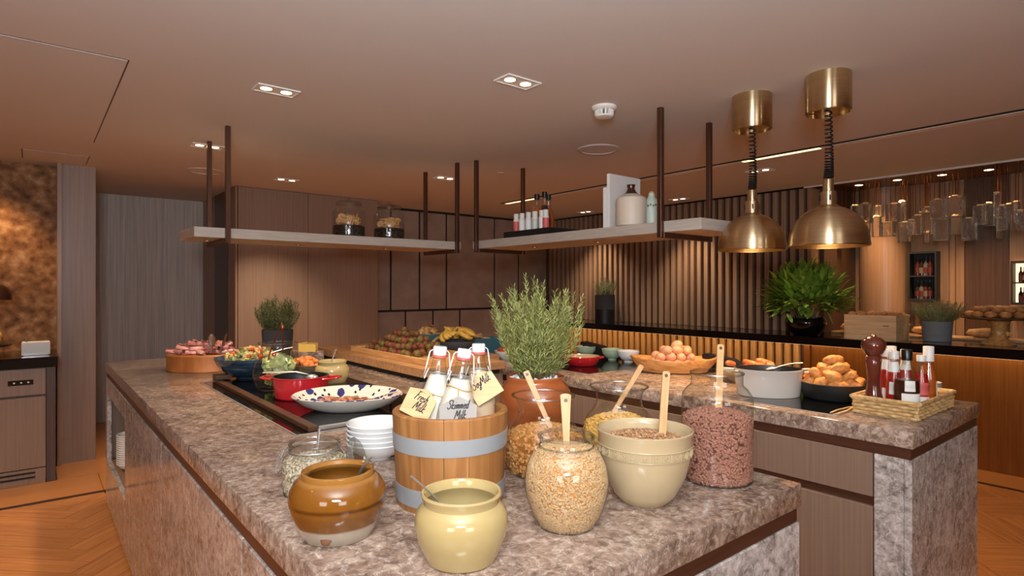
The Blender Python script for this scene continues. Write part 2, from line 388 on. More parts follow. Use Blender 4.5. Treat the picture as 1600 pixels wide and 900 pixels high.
def RZ(a): return Matrix.Rotation(a, 4, 'Z')
def B(name, mat, x0, x1, y0, y1, z0, z1, parent=None, b=0, seg=1):
    g = G()
    if b: g.rbox(x0, x1, y0, y1, z0, z1, b, seg)
    else: g.box(x0, x1, y0, y1, z0, z1)
    return g.build(name, mat, parent, smooth=0 if not b else 30, fix=False)
def SB(name, mat, *a, **k): return struct(B(name, mat, *a, **k))
def grains(name, mat, pts, shape, parent=None, size=(1, 1)):
    """many small pieces as one mesh: shape = (verts, faces), pts = [(position, normal or None)]"""
    V, F = shape; v = []; f = []
    for p, nrm in pts:
        q = Euler((random.uniform(0, 6.3), random.uniform(0, 6.3), random.uniform(0, 6.3))).to_matrix()
        if nrm is not None:
            q = Vector(nrm).to_track_quat('Z', 'Y').to_matrix() @ Euler((random.gauss(0, .35), random.gauss(0, .35), random.uniform(0, 6.3))).to_matrix()
        k = random.uniform(*size); n = len(v); P = Vector(p)
        v += [(P+q @ (Vector(a)*k))[:] for a in V]; f += [tuple(i+n for i in t) for t in F]
    g = G(); g.v = v; g.f = f
    return g.build(name, mat, parent, smooth=60, fix=False)
def ball(rx, ry, rz, nu=6, nv=4, amp=0, seed=0):
    g = G().blob(rx, ry, rz, amp, seed, nu, nv); return g.v, g.f

# ---------------------------------------------------------------- the room
CZ = 2.47
XL, XR, YB, YF = -3.2, 7.3, -3.4, 7.9
fl = SB('floor', 'floor_border', XL, XR, YB, YF, -.12, -.012)
def clip(poly, x0, x1, y0, y1):
    for ax, lim, sg in ((0, x0, 1), (0, x1, -1), (1, y0, 1), (1, y1, -1)):
        out = []
        for i, p in enumerate(poly):
            q = poly[(i+1) % len(poly)]; a = (p[ax]-lim)*sg; b = (q[ax]-lim)*sg
            if a >= 0: out.append(p)
            if (a >= 0) != (b >= 0):
                t = a/(a-b); out.append((p[0]+(q[0]-p[0])*t, p[1]+(q[1]-p[1])*t))
        poly = out
        if len(poly) < 3: return None
    ar = sum(p[0]*poly[(i+1) % len(poly)][1]-poly[(i+1) % len(poly)][0]*p[1] for i, p in enumerate(poly))/2
    return poly if abs(ar) > .0015 else None
def herringbone(x0, x1, y0, y1, wd=.13, ln=.65):
    q = math.sqrt(.5); cxm, cym = (x0+x1)/2, (y0+y1)/2; k = int(ln/wd); gp = .0016
    rng = range(-40, 41)
    for i in rng:
        for j in range(-12, 13):
            for kind in (0, 1):
                # stair-step lattice: step (wd, wd) along the zigzag, (ln, -ln) across
                ox = i*wd+j*ln; oy = i*wd-j*ln
                r = (ox, ox+ln, oy, oy+wd) if kind == 0 else (ox-wd+wd*0, ox, oy, oy+ln)
                if kind == 1: r = (ox+ln-0, ox+ln+wd, oy+wd-ln, oy+wd)
                p = [(r[0]+gp, r[2]+gp), (r[1]-gp, r[2]+gp), (r[1]-gp, r[3]-gp), (r[0]+gp, r[3]-gp)]
                p = [((a-b)*q+cxm, (a+b)*q+cym) for a, b in p]
                p = clip(p, x0, x1, y0, y1)
                if p:
                    cx = sum(a for a, b in p)/len(p); cy = sum(b for a, b in p)/len(p)
                    ang = PI/4 if kind == 0 else -PI/4
                    M = RZ(-ang) @ T(-cx, -cy, 0)
                    g = G().prism(p, -.012, random.uniform(-.0006, .0003), M)
                    g.build('plank', 'plank_wood', fl, smooth=0, fix=False, loc=(cx, cy, 0), rot=(0, 0, ang))
noisy('plank_wood', [(.25, (170, 106, 54)), (.75, (206, 138, 78))], (3, 60, 60), .27, detail=7, tint=.09)
herringbone(-1.75, .40, 2.2, 5.08)
herringbone(3.25, 5.45, -.2, 2.1)
def floor_strip(n, mat, x0, x1, y0, y1): return B(n, mat, x0, x1, y0, y1, -.012, 0, fl)
floor_strip('inlay_strip', 'inlay', -3.1, 2.2, 5.085, 5.13)
floor_strip('border_board', 'floor_border', -3.1, .4, 5.135, 5.62)
floor_strip('border_board', 'floor_border', .403, 2.2, 5.135, 5.62)
floor_strip('border_board', 'floor_border', .15, 1.6, 5.625, 7.7)
floor_strip('inlay_strip', 'inlay', 5.455, 5.5, -2.5, 6.2)
floor_strip('border_board', 'floor_border', 5.505, 5.98, -2.5, 1.6)
floor_strip('border_board', 'floor_border', 5.505, 5.98, 1.604, 6.2)

ce = SB('ceiling', 'ceiling', XL, 6.03, YB, YF, CZ, CZ+.1)
# access panels: a fine shadow gap around each flush hatch
def hatch(x0, x1, y0, y1):
    t = .007
    h = B('access_hatch', 'ceiling', x0+t, x1-t, y0+t, y1-t, CZ-.003, CZ, ce)
    for a in ((x0, x1, y0, y0+t), (x0, x1, y1-t, y1), (x0, x0+t, y0+t, y1-t), (x1-t, x1, y0+t, y1-t)):
        B('shadow_gap', 'joint_brown', *a, CZ-.0008, CZ, ce)
plain('joint_brown', (96, 66, 48), .9)
hatch(-.62, .34, 3.125, 5.06); hatch(-.06, .35, 5.6, 6.0)
SB('ceiling_bronze', 'bronze', 6.03, XR, YB, 2.74, 2.52, 2.6)
SB('trim_1', 'ceiling_trim', 6.03, 6.05, YB, 2.74, 2.455, 2.55)
SB('trim_2', 'bronze', 6.3, 6.9, YB, 2.735, 2.50, 2.519)

SB('wall_rear', 'wall_paint', XL, XR, YB-.1, YB, 0, CZ)
SB('wall_left', 'wall_paint', XL-.1, XL, YB, YF, 0, CZ)
# left station recess: stone back wall, column, grey wall of the passage
SB('wall_stone', 'rust_stone', XL, .16, 6.24, 6.4, 0, CZ)
SB('trim_3', 'veneer_warm', .16, .19, 6.05, 6.4, 0, CZ)
SB('wall_column', 'veneer', .19, .42, 6.1, YF, 0, CZ)
SB('wall_passage', 'veneer_grey', .42, 1.58, 7.72, YF, 0, CZ)
wp = SB('wall_panelled', 'veneer_dark', 1.6, 3.11, 6.32, YF, 0, CZ)
B('panel', 'veneer', 1.59, 2.30, 6.29, 6.32, 0.02, CZ-.004, wp, .002)
B('panel', 'veneer', 2.304, 3.12, 6.29, 6.32, 0.02, CZ-.004, wp, .002)
B('panel', 'veneer_warm', 1.57, 1.6, 6.29, 6.56, 0.02, CZ-.004, wp, .002)
B('panel', 'veneer_dark', 1.57, 1.6, 6.575, 7.15, 0.02, CZ-.004, wp, .002)
B('panel', 'veneer_warm', 1.57, 1.6, 7.165, 7.71, 0.02, CZ-.004, wp, .002)
# tiled wall: tall tiles over offset lower tiles, dark open joints
TY = 6.72
wt = SB('wall_tiled', 'joint_dark', 3.11, 6.2, TY, YF, 0, CZ)
zj = 1.16; up = [3.12]+[atY(x, 480, TY)[0] for x in (610, 655, 697, 772)]+[]
pit = .62
while up[-1] < 6.1: up.append(up[-1]+(.45 if len(up) % 3 else .83))
lo = [3.12]+[atY(x, 500, TY)[0] for x in (633, 676, 718, 790)]
while lo[-1] < 6.1: lo.append(lo[-1]+(.45 if len(lo) % 3 else .8))
for xs, z0, z1 in ((up, zj+.013, CZ-.03), (lo, .32, zj-.013), (up, 0, .296)):
    for a, b in zip(xs, xs[1:]):
        B('tile', 'tile_ceramic', a+.012, min(b, 6.18)-.012, TY-.012, TY, z0, z1, wt, .003)
# slatted wall
SX = 6.15
ws = SB('wall_slatted', 'veneer_dark', SX, SX+.15, 2.74, TY, 0, CZ)
y = 2.80; k = 0; sl = None
while y < 6.62:
    if sl is None:
        sl = G().rbox(-.045, 0, -.024, .024, 1.0, CZ-.004, .003).mesh('slat', 'slat_wood', 30)
    link('slat', sl, ws, (SX, y, 0)); y += .092
B('end_post', 'veneer_warm', SX-.05, SX+.15, 2.70, 2.74, 0, CZ-.002, ws, .003)

# back bar zone beyond the slatted wall
BX = 7.1
wb = SB('wall_right', 'veneer_warm', BX, XR, YB, 2.74, 0, 2.52)
plain('seam', (40, 26, 18), .7)
SB('wall_return', 'veneer_dark', SX+.15, XR, 2.66, YF, 0, 2.6)
def wall_panel(x0, x1, mat, d=.02):
    ya = atX(x0, 450, BX)[0]; yb = atX(x1, 450, BX)[0]
    return B('panel', mat, BX-d, BX, yb+.003, ya-.003, 0, 2.515, wb, .002)
for a, b, mt in ((1262, 1298, 'veneer_warm'), (1298, 1336, 'veneer_warm'), (1419, 1444, 'veneer_warm'), (1466, 1484, 'veneer_warm'), (1484, 1494, 'veneer_warm'), (1494, 1508, 'veneer_warm'), (1508, 1578, 'veneer_dark'), (1602, 1680, 'veneer_dark'), (1680, 1800, 'veneer_dark')):
    if mt == 'veneer_warm' and a in (1419,): continue
    wall_panel(a, b, mt)
ya, yb = atX(1336, 450, BX-.15)[0], atX(1416, 450, BX-.15)[0]
g = G(); rc = (ya-yb)/2
g.lathe([(rc, 0), (rc, 2.515)], 40); struct(g.build('wall_round_column', 'veneer_warm', loc=(BX+.0, (ya+yb)/2, 0)))

# ---------------------------------------------------------------- near island
AX0, AX1, AY0, AY1, CT = .385, 1.53, .70, 4.83, .95
isl = thing('island_cabinet', 'long marble-clad buffet island with bowl niche in its flank', 'kitchen island', (.95, 2.7, 0))
isl.location = (0, 0, 0)
def P(o, name, mat, *a, b=.002): return B(name, mat, *a, o, b)
P(isl, 'core', 'bronze', AX0+.03, AX1-.03, AY0+.03, 3.74, .06, .89)
P(isl, 'core', 'bronze', .95, AX1-.03, 3.74, AY1-.03, .06, .89)
P(isl, 'plinth', 'black_matt', AX0+.06, AX1-.06, AY0+.06, AY1-.06, 0, .06)
# long flank: marble slabs, with an open niche near the far end
NY0, NY1, NZ0, NZ1 = 3.78, 4.74, .30, .74
for a, b2 in ((AY0, 1.5), (1.503, 2.63), (2.633, NY0)):
    P(isl, 'marble_slab', 'marble_panel', AX0+.004, AX0+.03, a, b2, .02, .85)
P(isl, 'marble_slab', 'marble_panel', AX0+.004, AX0+.03, NY0+.003, NY1-.003, .02, NZ0)
P(isl, 'marble_slab', 'marble_panel', AX0+.004, AX0+.03, NY0+.003, NY1-.003, NZ1, .85)
P(isl, 'marble_slab', 'marble_panel', AX0+.004, AX0+.03, NY1, AY1, .02, .85)
P(isl, 'niche_floor', 'veneer_warm', AX0+.03, .95, 3.742, AY1-.03, NZ0-.03, NZ0)
P(isl, 'niche_top', 'veneer_warm', AX0+.03, .95, 3.742, AY1-.03, NZ1, NZ1+.03)
P(isl, 'end_slab', 'marble_panel', AX0+.031, AX1-.004, AY0+.004, AY0+.03, .02, .85)
P(isl, 'end_slab', 'veneer', AX0+.031, AX1-.004, AY1-.03, AY1-.004, .02, .85)
P(isl, 'door', 'veneer', AX1-.03, AX1-.006, AY0+.032, 1.7, .08, .85)
P(isl, 'door', 'veneer', AX1-.03, AX1-.006, 1.704, 2.72, .08, .85)
B('recess_band', 'bronze', AX0+.009, AX1-.009, AY0+.009, AY1-.009, .8515, .8895, isl)
top = thing('marble_worktop', 'polished brown marble worktop of the island with the milk bucket', 'worktop')
g = G().rbox(AX0, AX1, AY0, AY1, .89, CT, .004, 2); g.build('slab', 'marble', top, 30, fix=False)
B('slab', 'marble', AX1+.001, 1.64, 2.72, AY1, .89, CT-.0005, top)
# ---------------------------------------------------------------- linking cabinet under the wooden platform
lk = thing('linking_cabinet', 'low wood cabinet joining the two islands under the fruit platform', 'cabinet')
P(lk, 'carcass', 'veneer', 1.645, 2.15, 2.74, 4.3, 0, CT-.001); P(lk, 'door', 'veneer', 1.645, 2.15, 2.72, 2.74, .06, CT-.002)
P(lk, 'filler', 'veneer', 1.545, 1.644, 2.742, 4.3, 0, .885)
pf = thing('wooden_platform', 'thick wooden serving platform with black plinth carrying the fruit', 'platform')
P(pf, 'plinth', 'black_matt', 1.62, 2.135, 2.735, 4.15, CT, .978); G().prism([(1.59, 2.70), (2.15, 2.70), (2.15, 3.0), (2.34, 3.0), (2.34, 4.2), (1.59, 4.2)], .978, 1.022).build('board', 'board_wood', pf, 0)

# ---------------------------------------------------------------- far island
BX0, BX1, BY0, BY1 = 2.36, 3.2, .70, 3.9
il2 = thing('island_cabinet', 'wood-fronted buffet island with marble end post by the brass lamps', 'kitchen island')
P(il2, 'core', 'bronze', BX0+.03, BX1-.03, BY0+.03, BY1, .06, .89)
P(il2, 'plinth', 'black_matt', BX0+.05, BX1-.05, BY0+.05, BY1, 0, .06)
P(il2, 'end_slab', 'marble_panel', BX0+.006, BX1-.006, BY0+.006, BY0+.03, .0, .85)
P(il2, 'end_post', 'marble_panel', BX0+.006, BX0+.03, BY0+.031, BY0+.125, .0, .85)
ys = [BY0+.128, 1.36, 2.0, 2.64, 3.28, BY1]
for a, b2 in zip(ys, ys[1:]):
    P(il2, 'drawer', 'veneer', BX0+.008, BX0+.03, a+.002, b2-.002, .69, .85)
    P(il2, 'door', 'veneer', BX0+.008, BX0+.03, a+.002, b2-.002, .07, .655)
    B('finger_groove', 'bronze', BX0+.026, BX0+.0305, a, b2, .655, .69, il2)
P(il2, 'back_panel', 'veneer', BX1-.03, BX1-.008, BY0+.031, BY1, .06, .85)
B('recess_band', 'bronze', BX0+.010, BX1-.010, BY0+.010, BY1, .8515, .8895, il2)
top2 = tag(G().rbox(BX0, BX1, BY0, BY1, .89, CT, .004, 2).build('marble_worktop', 'marble', None, 30, fix=False), 'brown marble worktop of the island under the brass lamps', 'worktop')

# ---------------------------------------------------------------- right bar counter
RZ1 = 1.0
rc_ = thing('bar_counter', 'bar counter section with fluted golden front below the slatted wall', 'counter')
P(rc_, 'carcass', 'veneer_dark', 5.9, 6.09, 2.66, 6.4, 0, .922)
y = 2.74
noisy('flute_gold', [(.3, (160, 118, 62)), (.7, (186, 142, 82))], (60, 60, 2), .4, metal=.25, detail=5)
fm = G().lathe([(.036, .03), (.036, .915)], 14).mesh('flute', 'flute_gold', 40)
while y < 6.35:
    link('flute', fm, rc_, (5.885, y, 0)); y += .09
rc2 = thing('bar_counter', 'bar counter section with smooth brass front under the buns', 'counter')
P(rc2, 'carcass', 'veneer_dark', 5.9, 6.45, -2.6, 2.6, 0, .922)
P(rc2, 'end_post', 'brass_panel', 5.84, 5.9, 2.60, 2.655, 0, .92)
for a, b2 in ((-2.6, -.9), (-.896, .85), (.854, 2.597)):
    P(rc2, 'brass_sheet', 'brass_panel', 5.87, 5.9, a, b2, 0, .92)
for lab_, a in (('black polished stone top below the slatted wall', (5.55, 6.10, 2.651, 6.5)), ('black polished stone top of the bar under the buns', (5.55, 6.5, -2.6, 2.65))):
    tag(G().rbox(*a, .925, RZ1, .002).build('stone_countertop', 'black_stone', None, 30, fix=False), lab_, 'worktop')
led = tag(B('led_strip', 'lamp_glow_small', 5.62, 5.635, .2, 6.3, .918, .9245), 'thin warm LED strip under the black bar top', 'light strip')
for yy in (1.3, 3.2, 5.2):
    l = bpy.data.lights.new('led_strip_light', 'AREA'); l.shape = 'RECTANGLE'; l.size = .03; l.size_y = 1.9; l.energy = 2.2; l.color = WARM
    o = bpy.data.objects.new('led_strip_light', l); COL.objects.link(o); o.location = (5.65, yy, .915); o.rotation_euler = (0, R_(-35), 0)

# ---------------------------------------------------------------- left service station
st = thing('service_cabinet', 'warm wood service cabinet with drawer display and black vent slots', 'cabinet')
P(st, 'carcass', 'veneer_dark', -2.4, .14, 5.63, 6.23, .02, .865)
P(st, 'drawer', 'veneer', -1.3, .08, 5.605, 5.63, .66, .855); P(st, 'door', 'veneer', -1.3, .08, 5.605, 5.63, .12, .645)
P(st, 'end_stile', 'veneer_dark', .085, .14, 5.61, 5.63, .0, .86); P(st, 'kick_panel', 'veneer', -1.3, .08, 5.61, 5.63, 0.0, .112)
for z in (.045, .078): B('vent_slot', 'black_matt', -1.2, .02, 5.607, 5.611, z, z+.014, st)
dp = P(st, 'display', 'black_glass', *sorted((atY(12, 600, 5.605)[0], atY(52, 600, 5.605)[0])), 5.60, 5.606, .738, .775)
for q in (-.10, -.06, -.02): G().lathe([(0, 0), (.006, 0), (.006, .003), (0, .003)], 10, T(q, 5.6, .757) @ RX(PI/2)).build('indicator', 'label_white', dp)
tag(G().rbox(-2.4, .15, 5.56, 6.235, .866, .94, .003).build('stone_countertop', 'black_stone', None, 30, fix=False), 'black stone top of the service cabinet in front of the rust stone wall', 'worktop')

# ---------------------------------------------------------------- hanging shelves
def shelf(label, x0, x1, y0, y1, hang, leds, axis):
    t = thing('hanging_shelf', label, 'shelf')
    P(t, 'board', 'shelf_veneer', x0, x1, y0, y1, 1.765, 1.828)
    for hx, hy in hang:
        s = .0145
        P(t, 'hanger', 'hanger_bronze', hx-s, hx+s, hy-s, hy+s, 1.735, CZ, b=.0015)
    for (a, b2) in ((0, 1), (2, 3)):
        (xa, ya), (xb, yb) = hang[a], hang[b2]
        if axis == 'x': P(t, 'cross_bar', 'hanger_bronze', xa-.0145, xa+.0145, ya+.015, yb-.015, 1.735, 1.764, b=.0015)
        else: P(t, 'cross_bar', 'hanger_bronze', xa+.015, xb-.015, ya-.0145, ya+.0145, 1.735, 1.764, b=.0015)
    for lx, ly in leds:
        r = G().lathe([(.012, 0), (.02, 0), (.02, -.003), (.012, -.003), (.012, 0)], 16, T(lx, ly, 1.765)).build('spot_ring', 'hanger_bronze', t)
        G().lathe([(0, 0), (.011, 0), (.011, -.0015), (0, -.0015)], 12, T(lx, ly, 1.7645)).build('spot_lens', 'lamp_glow_small', r)
        spot('shelf_spot', (lx, ly, 1.76), (lx, ly, 0), 5, WARM, 75, .7, .01)
    return t
shelf('pale wood hanging shelf carrying two cookie jars', .77, 2.735, 4.021, 4.489, [(.957, 4.006), (.957, 4.504), (2.69, 4.006), (2.69, 4.504)], [(.9, 4.3), (1.5, 4.3), (2.2, 4.3)], 'x')
shelf('pale wood hanging shelf carrying bottles, books and cream vase', 2.771, 3.229, 1.80, 3.90, [(2.756, 2.05), (3.244, 2.05), (2.756, 3.83), (3.244, 3.83)], [(3.0, 2.15), (3.0, 2.75), (3.0, 3.4)], 'y')

# ---------------------------------------------------------------- ceiling fittings
def twin_light(x, y, label, power, along='x', sz=.2, tgt=None):
    t = thing('twin_downlight', label, 'downlight', (x, y, CZ), 0 if along == 'x' else PI/2, 'recessed ceiling downlights')
    a, b2 = .105, .06
    g = G()
    for (x0, x1, y0, y1) in ((-a, a, -b2, -b2+.006), (-a, a, b2-.006, b2), (-a, -a+.006, -b2+.006, b2-.006), (a-.006, a, -b2+.006, b2-.006)): g.box(x0, x1, y0, y1, -.006, .0)
    g.build('frame', 'white_plastic', t, 0, fix=False)
    B('housing', 'white_matt', -a+.006, a-.006, -b2+.006, b2-.006, -.0015, -.0005, t)
    for q in (-.05, .05):
        l = G().lathe([(.028, -.0015), (.036, -.0015), (.036, -.006), (.028, -.004), (.028, -.0015)], 20, T(q, 0, 0)).build('lamp_ring', 'ceiling_trim', t)
        G().lathe([(0, -.004), (.027, -.004), (.02, -.0035), (0, -.002)], 18, T(q, 0, 0)).build('lamp', 'lamp_glow', t)
    tg = tgt or (x, y, 0)
    spot('downlight_spot', (x, y, CZ-.02), tg, power, WARM2, 95, .8, .05)
    return t
twin_light(.977, 3.12, 'square recessed twin downlight over the ham end of the island', 75)
twin_light(1.86, 2.235, 'square recessed twin downlight beside the smoke detector', 80)
twin_light(.977, 4.66, 'recessed twin downlight above the left shelf hanger posts', 50)
twin_light(1.86, 5.64, 'recessed twin downlight close to the wood panelled wall', 120)
twin_light(2.97, 4.62, 'recessed twin downlight behind the corner between the two shelves', 100)
twin_light(5.75, 5.49, 'recessed twin downlight near the slatted wall seen behind the bottles', 85, 'y')
twin_light(5.75, 4.02, 'recessed twin downlight near the slatted wall right of the vase', 85, 'y')
twin_light(-.9, 4.2, 'added twin downlight out of view over the floor beside the service cabinet', 110)  # unseen lamp added to warm and brighten the left floor
twin_light(-.9, 1.6, 'recessed twin downlight over the floor beside the island flank', 60)
twin_light(4.9, 2.6, 'recessed twin downlight between slot strip and chandelier', 30, 'y')
def speaker(x, y, r, label):
    t = thing('ceiling_speaker', label, 'speaker', (x, y, CZ))
    G().lathe([(r*.86, 0), (r, 0), (r, -.006), (r*.86, -.010), (r*.86, 0)], 40).build('rim', 'ceiling_trim', t)
    G().lathe([(0, -.004), (r*.855, -.004), (r*.855, -.0005), (0, -.0005)], 40).build('grille', 'ceiling', t)
speaker(1.17, 5.66, .145, 'round flush ceiling speaker between shelf post and passage')
speaker(3.225, 2.95, .155, 'round flush ceiling speaker above the books and vase')
t = thing('smoke_detector', 'white slotted smoke detector on the ceiling', 'smoke detector', (2.498, 2.242, CZ))
G().lathe([(0, 0), (.07, 0), (.07, -.012), (.062, -.02), (.056, -.022), (0, -.022)], 32).build('base', 'white_plastic', t)
g = G()
for k in range(14):
    a = 2*PI*k/14; g.box(.036, .052, -.005, .005, -.05, -.022, RZ(a))
g.build('vane_ring', 'white_plastic', t, 0)
G().lathe([(0, -.022), (.037, -.022), (.034, -.05), (0, -.05)], 24).build('chamber', 'label_dark', t)
G().lathe([(0, -.05), (.05, -.05), (.046, -.058), (.02, -.061), (0, -.061)], 32).build('cap', 'white_plastic', t)
t = thing('slot_diffuser', 'long narrow slot strip across the ceiling with lit segments', 'air slot')
B('slot_gap', 'joint_dark', 4.37, 4.415, -2.5, 5.6, CZ-.002, CZ, t); B('slot_edge', 'white_plastic', 4.416, 4.50, -2.5, 5.6, CZ-.004, CZ, t)
for a, b2 in ((5.0, 5.55), (3.55, 3.9), (1.9, 2.5)):
    B('light_segment', 'lamp_glow_small', 4.42, 4.46, a, b2, CZ-.006, CZ-.004, t)
    spot('slot_spot', (4.44, (a+b2)/2, CZ-.02), (4.6, (a+b2)/2, 0), 16, WARM2, 100, .8, .1)
tag(G().lathe([(0, 0), (.03, 0), (.03, -.005), (0, -.006)], 20).build('sprinkler_plate', 'ceiling_trim', None, loc=(3.22, 4.1, CZ)), 'small round cover plate on the ceiling between the shelves', 'cover plate')

# ---------------------------------------------------------------- pendant heat lamps
def pendant(x, y, label, zb=1.652, R=.178):
    t = thing('pendant_lamp', label, 'pendant lamp', (x, y, CZ), 0, 'brass pendant heat lamps')
    dz = CZ
    G().lathe([(0, 0), (.099, 0), (.1, -.002), (.1, -.178), (.098, -.182), (.09, -.184), (.09, -.165), (0, -.165)], 48).build('canopy', 'brass', t)
    zn = zb+.19+.125-dz
    # coiled cable: loose at the top, bunched below
    pts = []; n = 23*12; z0 = -.165; z1 = zn+.012
    for i in range(n+1):
        u = i/n; zz = z0+(z1-z0)*(1-(1-u)**1.65); rr = .014+.006*u
        pts.append((rr*math.cos(2*PI*i/12)+.010*math.sin(3*u), rr*math.sin(2*PI*i/12), zz))
    G().tube(pts, .0042, 5).build('coiled_cable', 'cap_black', t)
    s = zb-dz
    nk = G().lathe([(0, s+.318), (.022, s+.318), (.024, s+.314), (.024, s+.262), (.034, s+.258), (.035, s+.252), (.035, s+.195), (.05, s+.186)], 32).build('neck', 'brass', t)
    for k in range(4):
        a = k*PI/2+.6
        G().tube([(.0355*math.cos(a), .0355*math.sin(a), s+.215), (.0355*math.cos(a), .0355*math.sin(a), s+.24)], .004, 8).build('vent_hole', 'joint_dark', nk)
    pr = []
    for k in range(13):
        a = PI/2*k/12; pr.append((R*.985*math.cos(a)**.92 if k < 12 else .035, s+.012+.178*math.sin(a)))
    outer = [(R, s), (R, s+.004), (R*.985, s+.012)]+pr[1:]
    inner = [(max(r-.005, .03), z-.004) for r, z in reversed(outer)]
    G().lathe(outer+inner+[(R-.004, s), (R, s)], 64).build('shade', 'brass', t)
    bl = G().lathe([(0, s+.03), (.03, s+.035), (.048, s+.07), (.04, s+.11), (.02, s+.15), (.02, s+.175), (0, s+.175)], 24).build('bulb', 'lamp_glow', t)
    spot('pendant_spot', (x, y, zb+.02), (x, y, 0), 22, WARM, 130, .5, .05)
    return t
pendant(2.965, 1.618, 'brushed brass dome heat lamp nearer the hanging shelf', R=.172)
pendant(2.954, 1.227, 'brushed brass dome heat lamp hanging further from the shelf')

# ================================================================ near island: breakfast jars
def place(x, d, z=CT): X, Y = atD(x, d); return (X, Y, z)
def spoon_path(mat, name, label, cat, base, top, r=.0035, bowl=True, group=None, flat=.45, wide=None):
    """a spoon leaning in a vessel: base/top are its two ends"""
    g = G(); b, t = Vector(base), Vector(top); d = (t-b)
    n = 8; pts = [b+d*(i/n)+Vector((0, 0, .006*math.sin(PI*i/n))) for i in range(n+1)]
    w = wide or [r*(.75+.55*(i/n)) for i in range(n+1)]
    t_ = thing(name, label, cat, tuple(b), 0, group)
    G().tube([p-b for p in pts], w, 10, flat=flat).build('handle', mat, t_)
    if bowl:
        q = d.normalized().to_track_quat('Z', 'Y').to_matrix().to_4x4()
        G().blob(r*3.4, r*1.3, r*5, 0, 0, 12, 8, q @ T(0, 0, -r*3.6)).build('spoon_bowl', mat, t_)
    return t_
def wood_spoon(label, base, top, wb=.007, wt=.011, hole=True, dark=False):
    """flat wooden spoon: shaped handle with a hanging hole"""
    b, tp = Vector(base), Vector(top); d = tp-b; ln = d.length
    t = thing('wooden_spoon', label, 'spoon', tuple(b))
    q = d.normalized().to_track_quat('Z', 'Y').to_matrix().to_4x4()
    # local: z along the handle, turn the flat face to the room's front
    fwd = q.inverted().to_3x3() @ Vector((-SN, -CS, 0)); a = math.atan2(fwd.x, -fwd.y)
    M = q @ RZ(a)
    poly = []; N = 10
    for i in range(N+1): u = i/N; poly.append((wb+(wt-wb)*u**1.6, u*ln))
    for i in range(1, 6): an = PI/2*i/5; poly.append((wt*math.cos(an), ln+wt*.45*math.sin(an)))
    poly = poly+[(-x, y) for x, y in reversed(poly[:-1])]
    g = G().prism(poly, -.0035, .0035, M @ RX(PI/2)); h = g.build('handle', 'spoon_wood', t, 30)
    if hole: G().lathe([(0, -.0042), (.0042, -.0042), (.0042, .0042), (0, .0042)], 14, M @ T(0, 0, ln-wt*.8) @ RX(PI/2)).build('hanging_hole', 'walnut', h)
    G().blob(.022, .009, .034, 0, 0, 14, 9, M @ T(0, 0, -.028)).build('spoon_bowl', 'spoon_wood', t)
    return t

# yellow crock
def crock(name, label, mat, x, d, inside=None):
    t = thing(name, label, 'crock', place(x, d))
    prof = [(0, 0), (.058, 0), (.064, .003), (.072, .02), (.082, .045), (.0865, .07), (.084, .088), (.076, .1), (.070, .106), (.0705, .112), (.0735, .118), (.0745, .122), (.073, .125), (.069, .1245), (.0665, .119), (.065, .108), (.072, .098), (.079, .085), (.08, .06), (.07, .02), (.05, .01), (0, .008)]
    G().lathe(prof, 64).build('body', mat, t)
    return t
plain('jam', (70, 34, 20), .3); plain('honey', (120, 84, 26), .15)
def fill_disc(name, label, mat, loc, r, z, amp=.002, cat='filling', group=None, parent=None, n=28):
    """a vessel's content: solid disc with an uneven top"""
    g = G(); rr = [(0, 0), (r*.96, 0), (r, z*.5)]+[(r*(1-k/5), z+amp*random.uniform(-1, 1)+ (amp*2*(k/5))) for k in range(5)]+[(0, z+amp)]
    g.lathe(rr, n); o = g.build(name, mat, None, 50, loc=loc); tag(o, label, cat, group, 'stuff'); return o
yc = place(721, 1.09)
crock('yellow_crock', 'pale yellow glazed crock with jam standing at the island corner', 'crock_yellow', 721, 1.09)
fill_disc('jam', 'dark jam inside the pale yellow crock by the bucket', 'jam', (yc[0], yc[1], yc[2]+.0105), .060, .045, cat='jam')
rv = Vector((CS, -SN, 0)); fv = Vector((SN, CS, 0))      # right and forward in the room as seen from the entrance
def off(p, r=0, f=0, z=0): return tuple(Vector(p)+rv*r+fv*f+Vector((0, 0, z)))
spoon_path('steel', 'spoon', 'small steel spoon leaning out of the yellow jam crock', 'spoon', off(yc, -.015, .02, .062), off(yc, -.094, .0, .152), .0032)
# brown crock
bc = place(528, 1.20)
t = thing('brown_crock', 'amber brown glazed crock with bare stoneware foot and chip', 'crock', bc)
prof = [(0, 0), (.066, 0), (.070, .003), (.078, .02), (.09, .05), (.0965, .075), (.094, .095), (.084, .112), (.075, .12), (.0725, .121), (.0725, .126), (.0715, .1305), (.068, .132), (.063, .1305), (.06, .124), (.063, .117), (.08, .105), (.088, .085), (.085, .06), (.07, .015), (0, .01)]
G().lathe(prof, 72).build('body', 'crock_brown', t)
plain('chip_brown', (112, 66, 34), .6)
G().blob(.0105, .0025, .010, .15, 3, 14, 10, RZ(YAW) @ RZ(.0) @ T(0, -.0765, .0185) @ RX(R_(-22))).build('chip', 'chip_brown', t)
fill_disc('honey', 'dark honey inside the amber brown crock', 'honey', (bc[0], bc[1], bc[2]+.0125), .066, .05, cat='honey')
t = thing('spoon', 'flat handled steel spoon leaning in the amber brown crock', 'spoon', off(bc, .01, .0, .066))
b_, t__ = Vector(off(bc, .015, .01, .068))-Vector(t.location), Vector(off(bc, .066, -.005, .158))-Vector(t.location)
G().tube([b_, b_.lerp(t__, .5), b_.lerp(t__, .55), t__], [.004, .005, .0095, .0105], 8, flat=.25).build('handle', 'steel', t)

